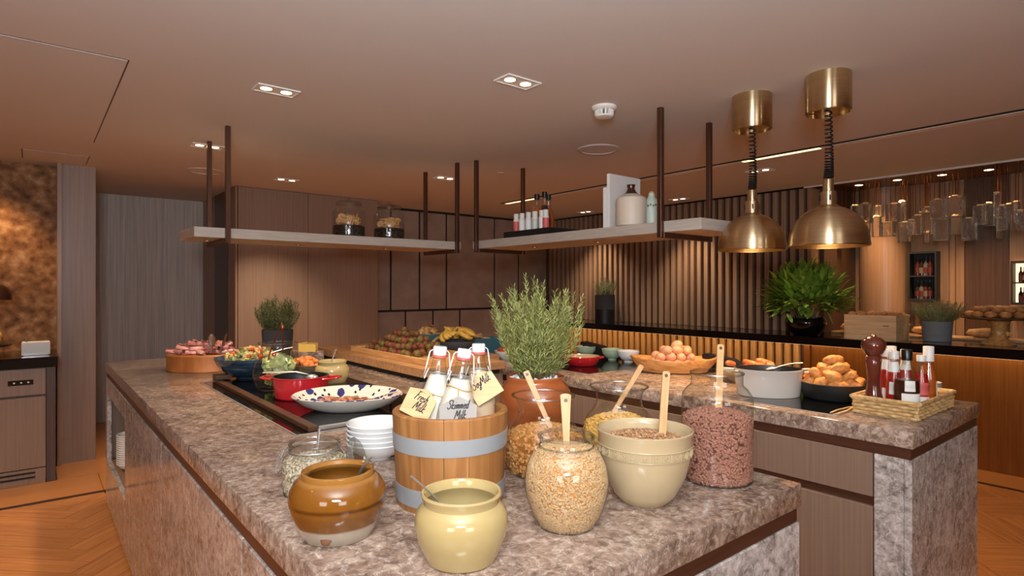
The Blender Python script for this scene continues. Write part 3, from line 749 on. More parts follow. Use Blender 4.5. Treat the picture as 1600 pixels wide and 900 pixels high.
# clip-top glass jar with muesli
def glass_vessel(t, prof, wall=.003, n=56, mat='glass'):
    inner = [(max(r-wall, 0) if r > 0 else 0, z+(wall*1.5 if i == 0 else 0)) for i, (r, z) in enumerate(prof)]
    return G().lathe(prof, n).build('glass_body', mat, t, 40)
def rim_ring(t, R, z, r=.004, name='rim', mat='glass_rim', n=56):
    pts = [(R*math.cos(2*PI*k/n), R*math.sin(2*PI*k/n), z) for k in range(n)]
    return G().tube(pts, r, 8, closed=True).build(name, mat, t)
cj = place(492, 1.45)
t = thing('clip_jar', 'glass preserving jar with wire clip and open lid behind brown crock', 'jar', cj, YAW)
JP = [(0, 0), (.066, 0), (.073, .006), (.076, .02), (.077, .07), (.074, .085), (.065, .097), (.058, .103), (.058, .118)]
glass_vessel(t, JP); rim_ring(t, .058, .119, .0042); rim_ring(t, .0585, .103, .003, 'neck_bead'); rim_ring(t, .07, .004, .004, 'foot_bead')
wr = G()
for sx in (-1, 1):
    wr.tube([(-.066, .012*sx-.01, .105), (-.083, .012*sx-.012, .088), (-.088, .012*sx-.014, .06), (-.084, .012*sx-.014, .052)], .0016, 6)
wr.tube([(-.084, -.026, .052), (-.084, -.002, .052)], .0016, 6)
wr.tube([(-.07, -.03, .108), (-.078, -.028, .1), (-.08, -.012, .082), (-.078, .004, .1), (-.07, .006, .108)], .0016, 6)
wr.tube([(.061*math.cos(2*PI*k/40), .061*math.sin(2*PI*k/40), .106) for k in range(40)], .0014, 6, closed=True)
wr.build('wire_clip', 'steel', t)
ld = Matrix.Translation((.094, .02, .066)) @ RY(R_(74))
l = G().lathe([(0, 0), (.05, 0), (.058, .004), (.06, .009), (.055, .013), (.04, .011), (0, .011)], 40, ld).build('lid', 'glass_rim', t)
G().tube([tuple(ld @ Vector((.056*math.cos(a*.35-1), .056*math.sin(a*.35-1), -.003))) for a in range(7)], .0016, 6).build('hinge_wire', 'steel', l)
def heap(name, label, mat, loc, rfun, z0, z1, shape, cnt, top=0, size=(.8, 1.25), cat='cereal', peak=.015, seed=1, tilt=0, base_mat=None):
    """cereal in a vessel: solid body following the wall plus grains over wall side and top"""
    rnd = random.Random(seed); N = 9
    prof = [(0, z0)]+[(rfun(z0+(z1-z0)*k/N)-.0045, z0+(z1-z0)*k/N) for k in range(N+1)]
    rt = rfun(z1)-.0045
    prof += [(rt*(1-k/5), z1+peak*math.sin(PI/2*k/5)) for k in range(1, 5)]+[(0, z1+peak)]
    o = thing(name, label, cat, loc); o['kind'] = 'stuff'
    G().lathe(prof, 36).build('cereal_bulk', base_mat or mat, o, 60)['kind'] = 'stuff'  # a darker base_mat paints the shade between the grains
    pts = []
    A1 = sum(2*PI*rfun(z0+(z1-z0)*(k+.5)/N)*(z1-z0)/N for k in range(N)); A2 = PI*rt*rt*1.15
    for k in range(cnt):
        a = rnd.uniform(0, 2*PI)
        if rnd.random() < A1/(A1+A2):
            zz = z0+(z1-z0)*rnd.random(); r = rfun(zz)-.0040; pts.append(((r*math.cos(a), r*math.sin(a), zz), (math.cos(a), math.sin(a), 0)))
        else:
            u = math.sqrt(rnd.random()); r = rt*u; zz = z1+peak*math.cos(PI/2*u)+rnd.uniform(0, .004); pts.append(((r*math.cos(a), r*math.sin(a), zz), (0, 0, 1)))
    gr = grains('cereal_grains', mat, pts, shape, o, size); gr['kind'] = 'stuff'
    return o
def rf(prof):
    def f(z):
        for (r0, a), (r1, b) in zip(prof, prof[1:]):
            if a <= z <= b and b > a: return r0+(r1-r0)*(z-a)/(b-a)
        return prof[-1][0] if z > prof[-1][1] else prof[1][0]
    return f
FLAKE = ball(.0042, .0034, .0012, 6, 4); RICE = ball(.0034, .0027, .0025, 6, 4); OATG = ball(.0032, .0026, .0020, 6, 4); CHUNK = ball(.0055, .0045, .004, 6, 4, .5, 2); CORN = ball(.0075, .0055, .0022, 6, 4, .5, 5)
heap('muesli', 'pale muesli with seeds inside the wire clip jar', 'muesli', cj, rf(JP), .003, .078, FLAKE, 1500, peak=.006, seed=3)
spoon_path('steel', 'spoon', 'steel spoon standing in the wire clip jar of muesli', 'spoon', off(cj, .0, .01, .06), off(cj, .002, .025, .148), .0045)
# stack of white bowls
bp = [(0, .004), (.03, .004), (.032, 0), (.04, 0), (.042, .004), (.06, .012), (.08, .030), (.088, .046), (.0885, .0445), (.0905, .0455), (.091, .0485), (.089, .0505), (.085, .0495), (.078, .034), (.055, .016), (0, .010)]
bm_ = G().lathe(bp, 56).mesh('white_bowl', 'white_porcelain', 40)
sc = place(590, 1.745)
for k in range(5):
    tag(link('white_bowl', bm_, None, (sc[0], sc[1], CT+.0137*k)), 'white porcelain bowl in the stack beside the wooden bucket', 'bowl', 'stack of white bowls')
# bowls in the flank niche
nb = (.50, 4.42, NZ0)
for k in range(14):
    tag(link('white_bowl', bm_, None, (nb[0], nb[1], NZ0+.0005+.0137*k), scale=(1.0, 1.0, 1)), 'white porcelain bowl stacked in the island flank niche', 'bowl', 'bowls in the niche')

# ---------------------------------------------------------------- wooden bucket with three milk bottles
bk = place(704, 1.41)
t = thing('wooden_bucket', 'pale wooden stave bucket with two zinc hoops holding milk bottles', 'bucket', bk, YAW+.1)
n = 15; H_ = .213; rb, rt2, th = .126, .137, .017
for k in range(n):
    a0, a1 = 2*PI*k/n+.004, 2*PI*(k+1)/n-.004; v = []; f = []
    m = 4
    for z, r in ((0, rb), (H_-.003, rt2), (H_, rt2-.003)):
        for i in range(m+1):
            a = a0+(a1-a0)*i/m; v.append((r*math.cos(a), r*math.sin(a), z))
    for z, r in ((H_, rt2-th+.003), (H_-.003, rt2-th), (0, rb-th)):
        for i in range(m+1):
            a = a0+(a1-a0)*i/m; v.append((r*math.cos(a), r*math.sin(a), z))
    w_ = m+1
    for j in range(6):
        for i in range(m): f.append((j*w_+i, j*w_+i+1, ((j+1) % 6)*w_+i+1, ((j+1) % 6)*w_+i))
    f.append(tuple(j*w_ for j in reversed(range(6)))); f.append(tuple(j*w_+m for j in range(6)))
    G().add(v, f).build('stave', 'stave_wood', t, 30)
for z0, z1 in ((.131, .168), (.014, .053)):
    r0 = rb+(rt2-rb)*z0/H_; r1 = rb+(rt2-rb)*z1/H_
    G().lathe([(r0+.0004, z0), (r0+.0022, z0), (r1+.0022, z1), (r1+.0004, z1), (r0+.0004, z0)], 72).build('hoop', 'zinc', t, 30)
G().lathe([(0, .012), (rb-th-.0005, .012), (rb-th-.0005, .024), (0, .024)], 40).build('bottom_board', 'stave_wood', t)

# handwriting as pen strokes
GL = {'F': ([[(.75, 2), (.1, 1.95)], [(.35, 1.95), (.15, 0)], [(.22, 1.05), (.6, 1.1)]], .75),
 'M': ([[(0, 0), (.25, 1.9), (.55, .5), (.95, 1.95), (1.0, 0), (1.15, .1)]], 1.2),
 'S': ([[(.8, 1.7), (.55, 2), (.2, 1.75), (.3, 1.2), (.65, .8), (.55, .15), (.2, 0), (-.1, .35)]], .85),
 'r': ([[(0, .9), (.12, .8), (.1, 0)], [(.1, .6), (.3, .95), (.5, .85)]], .5),
 'e': ([[(.05, .5), (.45, .6), (.4, .95), (.15, .85), (.05, .4), (.25, 0), (.55, .2)]], .55),
 's': ([[(.4, .9), (.15, .85), (.15, .6), (.4, .3), (.25, 0), (0, .1)]], .5),
 'h': ([[(.1, 1.9), (.05, 0)], [(.05, .5), (.3, .95), (.45, .7), (.42, 0), (.6, .1)]], .6),
 'i': ([[(.1, .95), (.05, .1), (.25, .1)], [(.14, 1.4), (.16, 1.5)]], .32),
 'l': ([[(.12, 1.95), (.05, .2), (.2, 0), (.35, .2)]], .36),
 'k': ([[(.1, 1.95), (.05, 0)], [(.5, .95), (.08, .5), (.4, 0), (.65, .05)]], .62),
 'm': ([[(0, .9), (.08, 0)], [(.08, .6), (.3, .95), (.35, 0)], [(.35, .6), (.6, .95), (.63, .1), (.78, .1)]], .8),
 'd': ([[(.45, .85), (.2, .95), (.05, .4), (.2, 0), (.45, .3), (.55, 1.95)], [(.5, .6), (.5, .1), (.65, .05)]], .68),
 'o': ([[(.3, .95), (.08, .6), (.1, .1), (.35, .05), (.48, .5), (.3, .95), (.6, .85)]], .6),
 'y': ([[(.05, .95), (.12, .3), (.4, .3), (.5, .95)], [(.5, .95), (.35, -.6), (.05, -.75), (.0, -.45), (.5, .1)]], .6)}
def write(txt, size, g, M, pen=.0011):
    wd = sum(GL[c][1] for c in txt)*1.08; x = -wd/2
    for c in txt:
        st_, adv = GL[c]
        for s_ in st_:
            # smooth the stroke a little
            P_ = [Vector((a, b, 0)) for a, b in s_]; q = []
            if len(P_) > 2:
                for i in range(len(P_)-1):
                    p0, p1, p2, p3 = P_[max(i-1, 0)], P_[i], P_[i+1], P_[min(i+2, len(P_)-1)]
                    for u in (0, .25, .5, .75): q.append(.5*((2*p1)+(p2-p0)*u+(2*p0-5*p1+4*p2-p3)*u*u+(3*p1-p0-3*p2+p3)*u**3))
                q.append(P_[-1])
            else: q = P_
            pp = [((x+a.x+a.y*.28)*size, a.y*size, 0) for a in q]
            g.tube(pp, pen, 6, M, flat=.5)
        x += adv*1.08
def milk_bottle(label, loc, tilt, milk, fill, tagspec, spin=0):
    t = thing('milk_bottle', label, 'bottle', loc, YAW, 'swing-top milk bottles in the bucket', tilt=(tilt[1], tilt[0]))
    bp_ = [(0, .004), (.036, .002), (.042, .006), (.0435, .015), (.0435, .185), (.042, .202), (.0365, .222), (.029, .244), (.0235, .26), (.0205, .27), (.0195, .28), (.016, .3), (.0145, .306), (.0145, .312)]
    G().lathe(bp_, 48).build('glass_body', 'glass', t)
    rim_ring(t, .0205, .272, .002, 'neck_bead'); rim_ring(t, .0145, .310, .0028, 'lip')
    f_ = rf(bp_); N = 14
    G().lathe([(0, .0065)]+[(f_(.007+(fill-.007)*k/N)-.0012, .007+(fill-.007)*k/N) for k in range(N+1)]+[(0, fill)], 40).build('milk', milk, t)
    cp = G().lathe([(0, .315), (.0155, .315), (.0165, .317), (.0165, .333), (.015, .336), (0, .336)], 28).build('stopper', 'white_porcelain', t)
    G().lathe([(.006, .309), (.0185, .3105), (.0185, .3155), (.006, .3165)], 28).build('gasket', 'red_rubber', cp)
    wr = G()
    for sx in (-1, 1):
        M = RZ(spin)
        wr.tube([(0.0175*sx, 0, .326), (.023*sx, -.003, .322), (.027*sx, -.008, .295), (.032*sx, -.012, .264), (.03*sx, -.012, .258), (.027*sx, -.006, .27), (.0235*sx, 0, .28)], .0014, 6, M)
    wr.tube([(-.0175, 0, .326), (.0175, 0, .326)], .0014, 6, RZ(spin))
    wr.tube([(.0222*math.cos(2*PI*k/32), .0222*math.sin(2*PI*k/32), .272-.004*math.sin(2*PI*k/32)) for k in range(32)], .0014, 6, RZ(spin), closed=True)
    wr.build('wire_bail', 'steel', t)
    # tag: pointed board on twine round the neck
    words, mat, M, tw, sz = tagspec
    tg = G().prism([(-.036, -.03), (.034, -.034), (.036, .02), (.008, .036), (-.034, .026)] if tw else [(-.04, -.028), (.04, -.028), (.042, .012), (0, .034), (-.042, .012)], 0, .003, M).build('tag', mat, t, 20)
    gi = G()
    for k, wd in enumerate(words): write(wd, sz, gi, M @ T((.0 if k == 0 else .004), .006-.0215*k, .0034))
    gi.build('lettering', 'ink', tg)
    tp = M @ Vector((.0, .027, .0015)); zt = (.246, .226, .262)[tw]; r = f_(zt)+.0015
    loop = [(r*math.cos(2*PI*k/28), r*math.sin(2*PI*k/28), zt+.004*math.sin(4*PI*k/28)) for k in range(28)]
    G().tube(loop, .002, 6, closed=True).build('twine', 'twine', t)
    G().tube([(0.0, -r, zt), (tp.x*.6, (-r+tp.y)/2-.006, (zt+tp.z)/2), tuple(tp+Vector((0, -.002, 0)))], .0018, 6).build('twine', 'twine', t)
    return t
FRONT = RX(PI/2)     # stands a drawing made in XY upright, facing the front
zb = CT+.0265
def bpos(x, d): X, Y = atD(x, d); return (X, Y, zb)
milk_bottle('swing-top bottle of milk with wooden tag reading Fresh Milk', bpos(669, 1.405), (R_(5), R_(0)), 'milk', .271,
            (('Fresh', 'Milk'), 'tag_wood', T(-.030, -.062, .208) @ RZ(R_(-6)) @ RX(R_(-12)) @ FRONT @ RZ(R_(-17)), 1, .0105))
milk_bottle('leaning swing-top bottle with grey tag reading Skimmed Milk', bpos(694, 1.352), (R_(8), R_(-3)), 'milk', .266,
            (('Skimmed', 'Milk'), 'tag_grey', T(.008, -.053, .2) @ RX(R_(-4)) @ FRONT @ RZ(R_(10)), 0, .0095))
milk_bottle('swing-top bottle of beige drink with wooden tag reading Soy Milk', bpos(746, 1.46), (R_(.5), R_(0)), 'soy_milk', .274,
            (('SoyMilk',), 'tag_wood', T(.017, -.058, .238) @ RX(R_(-14)) @ FRONT @ RZ(R_(36)), 2, .0098))

# ---------------------------------------------------------------- cereal jars
FB = [(0, 0), (.078, 0), (.088, .005), (.1, .03), (.107, .065), (.105, .095), (.094, .12), (.076, .142), (.068, .156), (.0665, .178), (.072, .196), (.084, .208)]
def flared_jar(label, loc, s=1.0):
    t = thing('flared_glass_jar', label, 'jar', loc); pr = [(r*s, z*s) for r, z in FB]
    glass_vessel(t, pr); rim_ring(t, .0845*s, .209*s, .0028); rim_ring(t, .084*s, .004, .0035, 'foot_bead'); return pr
gj = place(849, 1.60); pr = flared_jar('bellied glass jar with flared rim holding granola behind the bucket', gj)
heap('granola', 'golden toasted granola clusters in the flared glass jar', 'granola', gj, rf(pr), .004, .1, CHUNK, 1500, peak=.028, seed=5, base_mat='log_wood')
wood_spoon('slim wooden spoon leaning left in the granola jar', off(gj, .022, -.03, .118), off(gj, -.046, .02, .268), .006, .0085)
kj = place(967, 1.75); pr = flared_jar('bellied glass jar with flared rim holding corn flakes', kj)
heap('corn_flakes', 'yellow corn flakes in the flared glass jar', 'corn', kj, rf(pr), .004, .095, CORN, 1200, peak=.03, seed=6)
wood_spoon('wooden spoon leaning right in the corn flake jar', off(kj, -.02, -.0, .125), off(kj, .075, .04, .262), .006, .008, False)
OP = [(0, 0), (.052, 0), (.06, .004), (.074, .03), (.086, .065), (.089, .095), (.085, .125), (.072, .152), (.06, .164), (.0565, .169), (.0565, .186)]
oj = place(885, 1.245)
t = thing('round_glass_jar', 'round bellied glass jar full of pale rolled oats', 'jar', oj); glass_vessel(t, OP); rim_ring(t, .0575, .187, .0036); rim_ring(t, .057, .168, .0022, 'neck_bead'); rim_ring(t, .056, .004, .0035, 'foot_bead')
heap('rolled_oats', 'pale puffed oats filling the round glass jar', 'oat', oj, rf(OP), .004, .155, OATG, 8600, peak=.008, seed=7, base_mat='granola', size=(.8, 1.15))  # deeper tan bulk as painted shade between the oats
wood_spoon('broad wooden spoon standing in the jar of oats', off(oj, 0, .0, .15), off(oj, .0, .02, .268), .0062, .0115)
# cream bowl with relief band
cb = place(1007, 1.385)
t = thing('cream_bowl', 'cream glazed stoneware bowl with square relief band holding seed mix', 'bowl', cb)
CBP = [(0, 0), (.05, 0), (.056, .003), (.075, .025), (.094, .065), (.104, .105), (.1075, .13), (.1085, .16), (.111, .166), (.1115, .170), (.108, .1715), (.1045, .168), (.1025, .158), (.099, .11), (.085, .06), (.06, .02), (0, .014)]
G().lathe(CBP, 72).build('body', 'crock_cream', t)
bd = G()
for z in (.1165, .1385): bd.tube([((.1066+(z-.11)*.09)*math.cos(2*PI*k/72), (.1066+(z-.11)*.09)*math.sin(2*PI*k/72), z) for k in range(72)], .0013, 6, closed=True)
bd.build('relief_band', 'crock_cream', t)
sq = G()
for (a, b2, c, d_) in ((-.01, .01, -.0085, -.0068), (-.01, .01, .0068, .0085), (-.01, -.0083, -.0068, .0068), (.0083, .01, -.0068, .0068)): sq.box(a, b2, -.0013, .001, c, d_)
for k in range(3): sq.tube([(.0055*math.cos(q*.7+k*2.1)*(1-q*.09), -.0005, .005*math.sin(q*.7+k*2.1)*(1-q*.09)) for q in range(7)], .0007, 5)
sqm = sq.mesh('relief_square', 'crock_cream', 30)
for k in range(28):
    a = 2*PI*k/28; link('relief_square', sqm, t, (.1081*math.cos(a), .1081*math.sin(a), .1275), (0, 0, a+PI/2))
heap('seed_mix', 'brown and white seed muesli inside the cream stoneware bowl', 'seed_mix', cb, lambda z: .0955+(z-.1)*.12, .1, .142, FLAKE, 2200, peak=.016, seed=8)
wood_spoon('long straight wooden paddle standing in the cream bowl', off(cb, .040, .0, .135), off(cb, .056, .02, .298), .0085, .0085, True)
# chocolate puffs
plain('choc_gap_shade', (98, 60, 46), .7)  # bulk colour under the puffs: shade of their gaps, painted
CP = [(0, 0), (.086, 0), (.089, .004), (.09, .02), (.09, .205), (.087, .222), (.077, .236), (.068, .244), (.0655, .25), (.0655, .276)]
hj = place(1120, 1.55)
t = thing('tall_glass_jar', 'tall straight glass jar half full of chocolate puffs', 'jar', hj); glass_vessel(t, CP); rim_ring(t, .066, .277, .0032); rim_ring(t, .086, .005, .0045, 'foot_bead')
heap('chocolate_puffs', 'brown chocolate rice puffs in the tall glass jar', 'choc', hj, rf(CP), .006, .16, RICE, 5000, peak=.022, seed=9, size=(1.25, 1.65), base_mat='choc_gap_shade')
wood_spoon('pale spoon with dark tipped handle in the chocolate puffs', off(hj, .0, -.01, .18), off(hj, .02, .03, .345), .009, .0085, True)

# ---------------------------------------------------------------- terracotta planter with rosemary
tp = place(836, 1.96)
t = thing('terracotta_planter', 'glazed terracotta planter with tall rosemary and white pebbles', 'potted plant', tp)
G().lathe([(0, 0), (.075, 0), (.08, .004), (.1, .04), (.118, .09), (.122, .125), (.116, .16), (.104, .182), (.096, .19), (.094, .197), (.0955, .206), (.093, .21), (.087, .208), (.085, .195), (.09, .18), (.1, .15), (.09, .06), (0, .05)], 64).build('pot', 'terracotta', t)
G().lathe([(0, .05), (.085, .06), (.088, .185), (0, .194)], 40).build('soil', 'soil', t)
pm = [G().blob(.0075, .006, .0048, .4, s, 8, 5).mesh('pebble', 'pebble', 60) for s in range(4)]
for k in range(90):
    a = random.uniform(0, 6.28); r = .082*math.sqrt(random.random())
    if r < .02: continue
    link('pebble', pm[k % 4], t, (r*math.cos(a), r*math.sin(a), .197+random.uniform(0, .007)), (random.random(), random.random(), random.random()*6), random.uniform(.8, 1.4))
def rosemary(t, z0, nst, h, spread, mat, needle=.017, base=.03, dens=46, seed=2, lean=.5, nw=.0011):
    rnd = random.Random(seed); sg = G(); v = []; f = []
    for k in range(nst):
        a = rnd.uniform(0, 2*PI); u = math.sqrt(rnd.random()); r0 = base*u; hh = h*rnd.uniform(.62, 1)*(1-.25*u)
        tip = Vector((math.cos(a)*spread*u, math.sin(a)*spread*u, z0+hh)); b0 = Vector((math.cos(a)*r0, math.sin(a)*r0, z0)); mid = b0.lerp(tip, .5)+Vector((math.cos(a), math.sin(a), 0))*spread*.18*u+Vector((rnd.gauss(0, .01), rnd.gauss(0, .01), 0))
        pts = [b0*(1-q)**2+mid*2*q*(1-q)+tip*q*q for q in [i/8 for i in range(9)]]
        sg.tube(pts, [.0018*(1-.6*i/8) for i in range(9)], 5)
        for i in range(dens):
            q = .12+.88*i/dens; p = b0*(1-q)**2+mid*2*q*(1-q)+tip*q*q; tn = ((mid-b0)*(1-q)+(tip-mid)*q).normalized()
            an = i*2.4+rnd.uniform(-.4, .4); s_ = tn.orthogonal().normalized(); s_ = (Matrix.Rotation(an, 3, tn) @ s_)
            d = (s_*rnd.uniform(.7, 1)+tn*rnd.uniform(lean*.7, lean*1.6)).normalized(); ln = needle*rnd.uniform(.75, 1.2)*(1-.35*q); wv = d.cross(tn).normalized()*nw; n_ = len(v)
            e = p+d*ln
            v += [p-wv*.7, p+wv*.7, p+d*ln*.55+wv+tn*.0006, e, p+d*ln*.55-wv+tn*.0006, p+d*ln*.5-tn*.0008]
            f += [(n_, n_+1, n_+2, n_+4), (n_+4, n_+2, n_+3), (n_, n_+4, n_+5), (n_+1, n_+5, n_+2), (n_+4, n_+3, n_+5), (n_+2, n_+5, n_+3), (n_, n_+5, n_+1)]
    stuff(sg.build('stems', 'stem', t))
    g = G(); g.v = [tuple(p) for p in v]; g.f = f; stuff(g.build('needles', mat, t, 0, fix=False))
rosemary(t, .19, 84, .385, .165, 'rosemary', .03, .05, 60, 4, nw=.0017, lean=.75)

# ================================================================ near island: hot plate and salads
hp = thing('warming_plate', 'black glass warming plate with dark wood bar set in the island', 'hot plate')
x0, x1, y0, y1 = .69, 1.36, 2.0, 3.46
for a in ((x0, x0+.006, y0, y1), (x1-.006, x1, y0, y1), (x0+.006, x1-.006, y0, y0+.006), (x0+.006, x1-.006, y1-.006, y1)):
    B('steel_edge', 'steel', *a, CT, CT+.003, hp)
B('glass_field', 'black_glass', x0+.006, x1-.006, y0+.006, y1-.006, CT, CT+.0015, hp)
P(hp, 'wood_bar', 'walnut', x0+.05, x0+.085, y0+.02, y1-.05, CT+.0015, CT+.02)
P(hp, 'glass_top', 'black_glass', x0+.087, x1-.03, y0+.03, y1-.05, CT+.0015, CT+.016); P(hp, 'front_rail', 'steel', x0+.087, x1-.03, y0+.018, y0+.029, CT+.0015, CT+.017)
P(hp, 'wood_block', 'walnut', x0+.05, x0+.13, y1-.12, y1-.051, CT+.0205, CT+.045)
HZ = CT+.016
# oval spotted dish
def spotted(name):
    m, nt, b = new_mat(name); setp(b, None, .12, 0, .5, .4)
    mp = coords(nt, (1, 1, 1), False)
    n = nt.nodes.new('ShaderNodeTexNoise'); n.inputs['Scale'].default_value = 40; nt.links.new(mp.outputs[0], n.inputs['Vector'])
    ad = nt.nodes.new('ShaderNodeVectorMath'); ad.operation = 'MULTIPLY_ADD'; ad.inputs[1].default_value = (.012, .012, .012); nt.links.new(n.outputs['Color'], ad.inputs[0]); nt.links.new(mp.outputs[0], ad.inputs[2])
    out = None
    rg = nt.nodes.new('ShaderNodeRGB'); rg.outputs[0].default_value = L((228, 216, 198)); out = rg.outputs[0]
    for sc, th_, c in ((15, .24, (52, 54, 112)), (30, .16, (44, 40, 60))):
        v = nt.nodes.new('ShaderNodeTexVoronoi'); v.voronoi_dimensions = '2D'; v.inputs['Scale'].default_value = sc; nt.links.new(ad.outputs[0], v.inputs['Vector'])
        lt = nt.nodes.new('ShaderNodeMath'); lt.operation = 'LESS_THAN'; lt.inputs[1].default_value = th_; nt.links.new(v.outputs['Distance'], lt.inputs[0])
        mi = nt.nodes.new('ShaderNodeMixRGB'); mi.inputs[2].default_value = L(c); nt.links.new(lt.outputs[0], mi.inputs[0]); nt.links.new(out, mi.inputs[1]); out = mi.outputs[0]
    nt.links.new(out, b.inputs['Base Color'])
spotted('spotted_glaze')
dl = place(543, 2.36, HZ)
t = thing('oval_dish', 'white oval dish with dark blue painted spots on the warming plate', 'dish', dl, YAW+R_(4))
def dish_warp(p, a): return (p[0], p[1], p[2]+ (.012*max(0, math.sin(a)) if p[2] > .02 else 0))
plain('white_matt_glaze', (214, 206, 192), .2, coat=.3)
G().lathe([(0, 0), (.115, 0), (.125, .003), (.17, .022), (.208, .052), (.212, .056)], 72, sx=1.03, sy=.72, warp=dish_warp).build('outside', 'white_matt_glaze', t)
G().lathe([(.212, .056), (.209, .059), (.203, .055), (.165, .028), (.12, .01), (0, .008)], 72, sx=1.03, sy=.72, warp=dish_warp).build('painted_inside', 'spotted_glaze', t)
noisy('bacon', [(.35, (150, 70, 44)), (.6, (206, 150, 112)), (.8, (232, 200, 166))], (90, 30, 30), .45, tint=.1)
bmx = []
for s in range(3):
    g = G(); pts = [(-.05+.1*i/7, .006*math.sin(i*1.7+s), .004*math.sin(i*2.3+s)) for i in range(8)]
    bmx.append(g.tube(pts, [.011, .013, .012, .014, .012, .013, .012, .009], 8, flat=.16).mesh('bacon_strip', 'bacon', 50))
for k in range(30):
    X, Y = max(-.08, min(.09, random.gauss(.01, .05))), max(-.045, min(.03, random.gauss(-.012, .025)))
    p = off((dl[0], dl[1], HZ+.020+.0026*(k % 10)), X, Y)
    tag(link('bacon_strip', bmx[k % 3], None, p, (random.gauss(0, .2), random.gauss(0, .1), YAW+random.gauss(0, .5))), 'grilled bacon strip in the spotted oval dish', 'bacon', 'bacon strips in the oval dish')
spoon_path('steel', 'serving_spoon', 'steel serving spoon lying in the spotted oval dish', 'spoon', off(dl, .07, -.02, .03), off(dl, .2, .0, .068), .006)
# red pot with lugs
def lug_pot(name, label, loc, R, h, mat, inside, rz, sx=1, sy=1, lug=.05):
    t = thing(name, label, 'pot', loc, rz)
    G().lathe([(0, 0), (R*.86, 0), (R*.92, .006), (R*.97, h*.5), (R, h-.006), (R+.003, h-.003), (R+.001, h)], 64, sx=sx, sy=sy).build('body', mat, t)
    G().lathe([(R+.001, h), (R-.006, h), (R-.008, h-.006), (R*.95-.008, h*.5), (R*.86-.004, .008), (0, .008)], 64, sx=sx, sy=sy).build('inside', inside, t)
    for s in (-1, 1):
        pts = [(s*(R*sx-.006), -.045, h-.012), (s*(R*sx+lug*.7), -.036, h-.008), (s*(R*sx+lug), -.02, h-.007), (s*(R*sx+lug), .02, h-.007), (s*(R*sx+lug*.7), .036, h-.008), (s*(R*sx-.006), .045, h-.012)]
        G().tube(pts, .009, 10, flat=.55).build('handle', mat, t)
    return t
rp = place(470, 2.62, HZ)
lug_pot('red_pot', 'red enamel casserole pot with two lug handles on the warming plate', rp, .118, .095, 'red_enamel', 'cast_black', YAW)
fill_disc('baked_beans', 'brown stew inside the red enamel pot', 'jam', off(rp, 0, 0, .0085), .098, .05, .004, 'stew')
t = thing('ladle', 'steel ladle lying across the red enamel pot', 'ladle', off(rp, 0, 0, .096))
G().tube([tuple(rv*-.165+Vector((0, 0, .012))), tuple(rv*-.11+Vector((0, 0, .013))), tuple(rv*-.02+Vector((0, 0, .016))), tuple(rv*.035+Vector((0, 0, .004)))], [.016, .018, .012, .005], 8, flat=.22).build('handle', 'steel', t)
G().blob(.028, .028, .014, 0, 0, 14, 8, Matrix.Translation(rv*.05+Vector((0, 0, -.01)))).build('ladle_bowl', 'steel', t)
# leafy salad in flared jar, copper tongs in it
lj = place(434, 2.83, CT+.0165); pr = flared_jar('large flared glass jar with lettuce behind the red pot', lj, 1.05)
lv = []
for s in range(4):
    g = G(); v = []; f = []
    for i in range(6):
        for j in range(5):
            u, w_ = i/5-.5, j/4-.5; rr = .035*(1-.6*abs(u)); v.append((u*.07, w_*rr*1.6, .012*math.sin(u*7+s)+.010*math.sin(w_*11+u*6+s*2)))
    for i in range(5):
        for j in range(4): f.append((i*5+j, (i+1)*5+j, (i+1)*5+j+1, i*5+j+1))
    n0 = len(v); v += [(a, b_, c-.0015) for a, b_, c in v]; f += [tuple(n0+q for q in reversed(t_)) for t_ in list(f)]
    g.add(v, f); lv.append(g.mesh('lettuce_leaf', 'lettuce', 60))
def scatter(meshes, n, label, cat, group, loc, rx, ry, z0, z1, name, flat=False, seed=0, sc=(.8, 1.15), dome=0):
    rnd = random.Random(seed)
    for k in range(n):
        a = rnd.uniform(0, 6.28); u = math.sqrt(rnd.random()); zz = z0+(z1-z0)*k/max(n-1, 1)
        if dome: zz = z0+(z1-z0)*(1-u*u)*rnd.uniform(.75, 1)
        p = off(loc, math.cos(a)*rx*u, math.sin(a)*ry*u, zz)
        rot = (rnd.gauss(0, .25), rnd.gauss(0, .25), rnd.uniform(0, 6.28)) if flat else (rnd.uniform(0, 6.28), rnd.uniform(0, 6.28), rnd.uniform(0, 6.28))
        tag(link(name, meshes[k % len(meshes)], None, p, rot, rnd.uniform(*sc)), label, cat, group)
scatter(lv, 34, 'pale lettuce leaf inside the large flared jar', 'lettuce', 'lettuce in the flared jar', lj, .06, .06, .025, .14, 'lettuce_leaf', seed=4)
t = thing('copper_tongs', 'copper salad tongs standing in the lettuce jar', 'tongs', off(lj, .0, -.02, .13))
for s in (-1, 1):
    G().tube([(rv*(s*.038-.004))[:], (rv*(s*.028+.004)+Vector((0, 0, .06)))[:], (rv*(s*.012+.022)+Vector((0, 0, .145)))[:], (rv*(s*.006+.026)+Vector((0, 0, .17)))[:]], [.005, .006, .0075, .007], 8, flat=.4).build('arm', 'copper', t)
G().tube([(rv*.018+Vector((0, 0, .163)))[:], (rv*.026+Vector((0, 0, .186)))[:], (rv*.034+Vector((0, 0, .163)))[:]], .0065, 8, flat=.6).build('spring_end', 'copper', t)
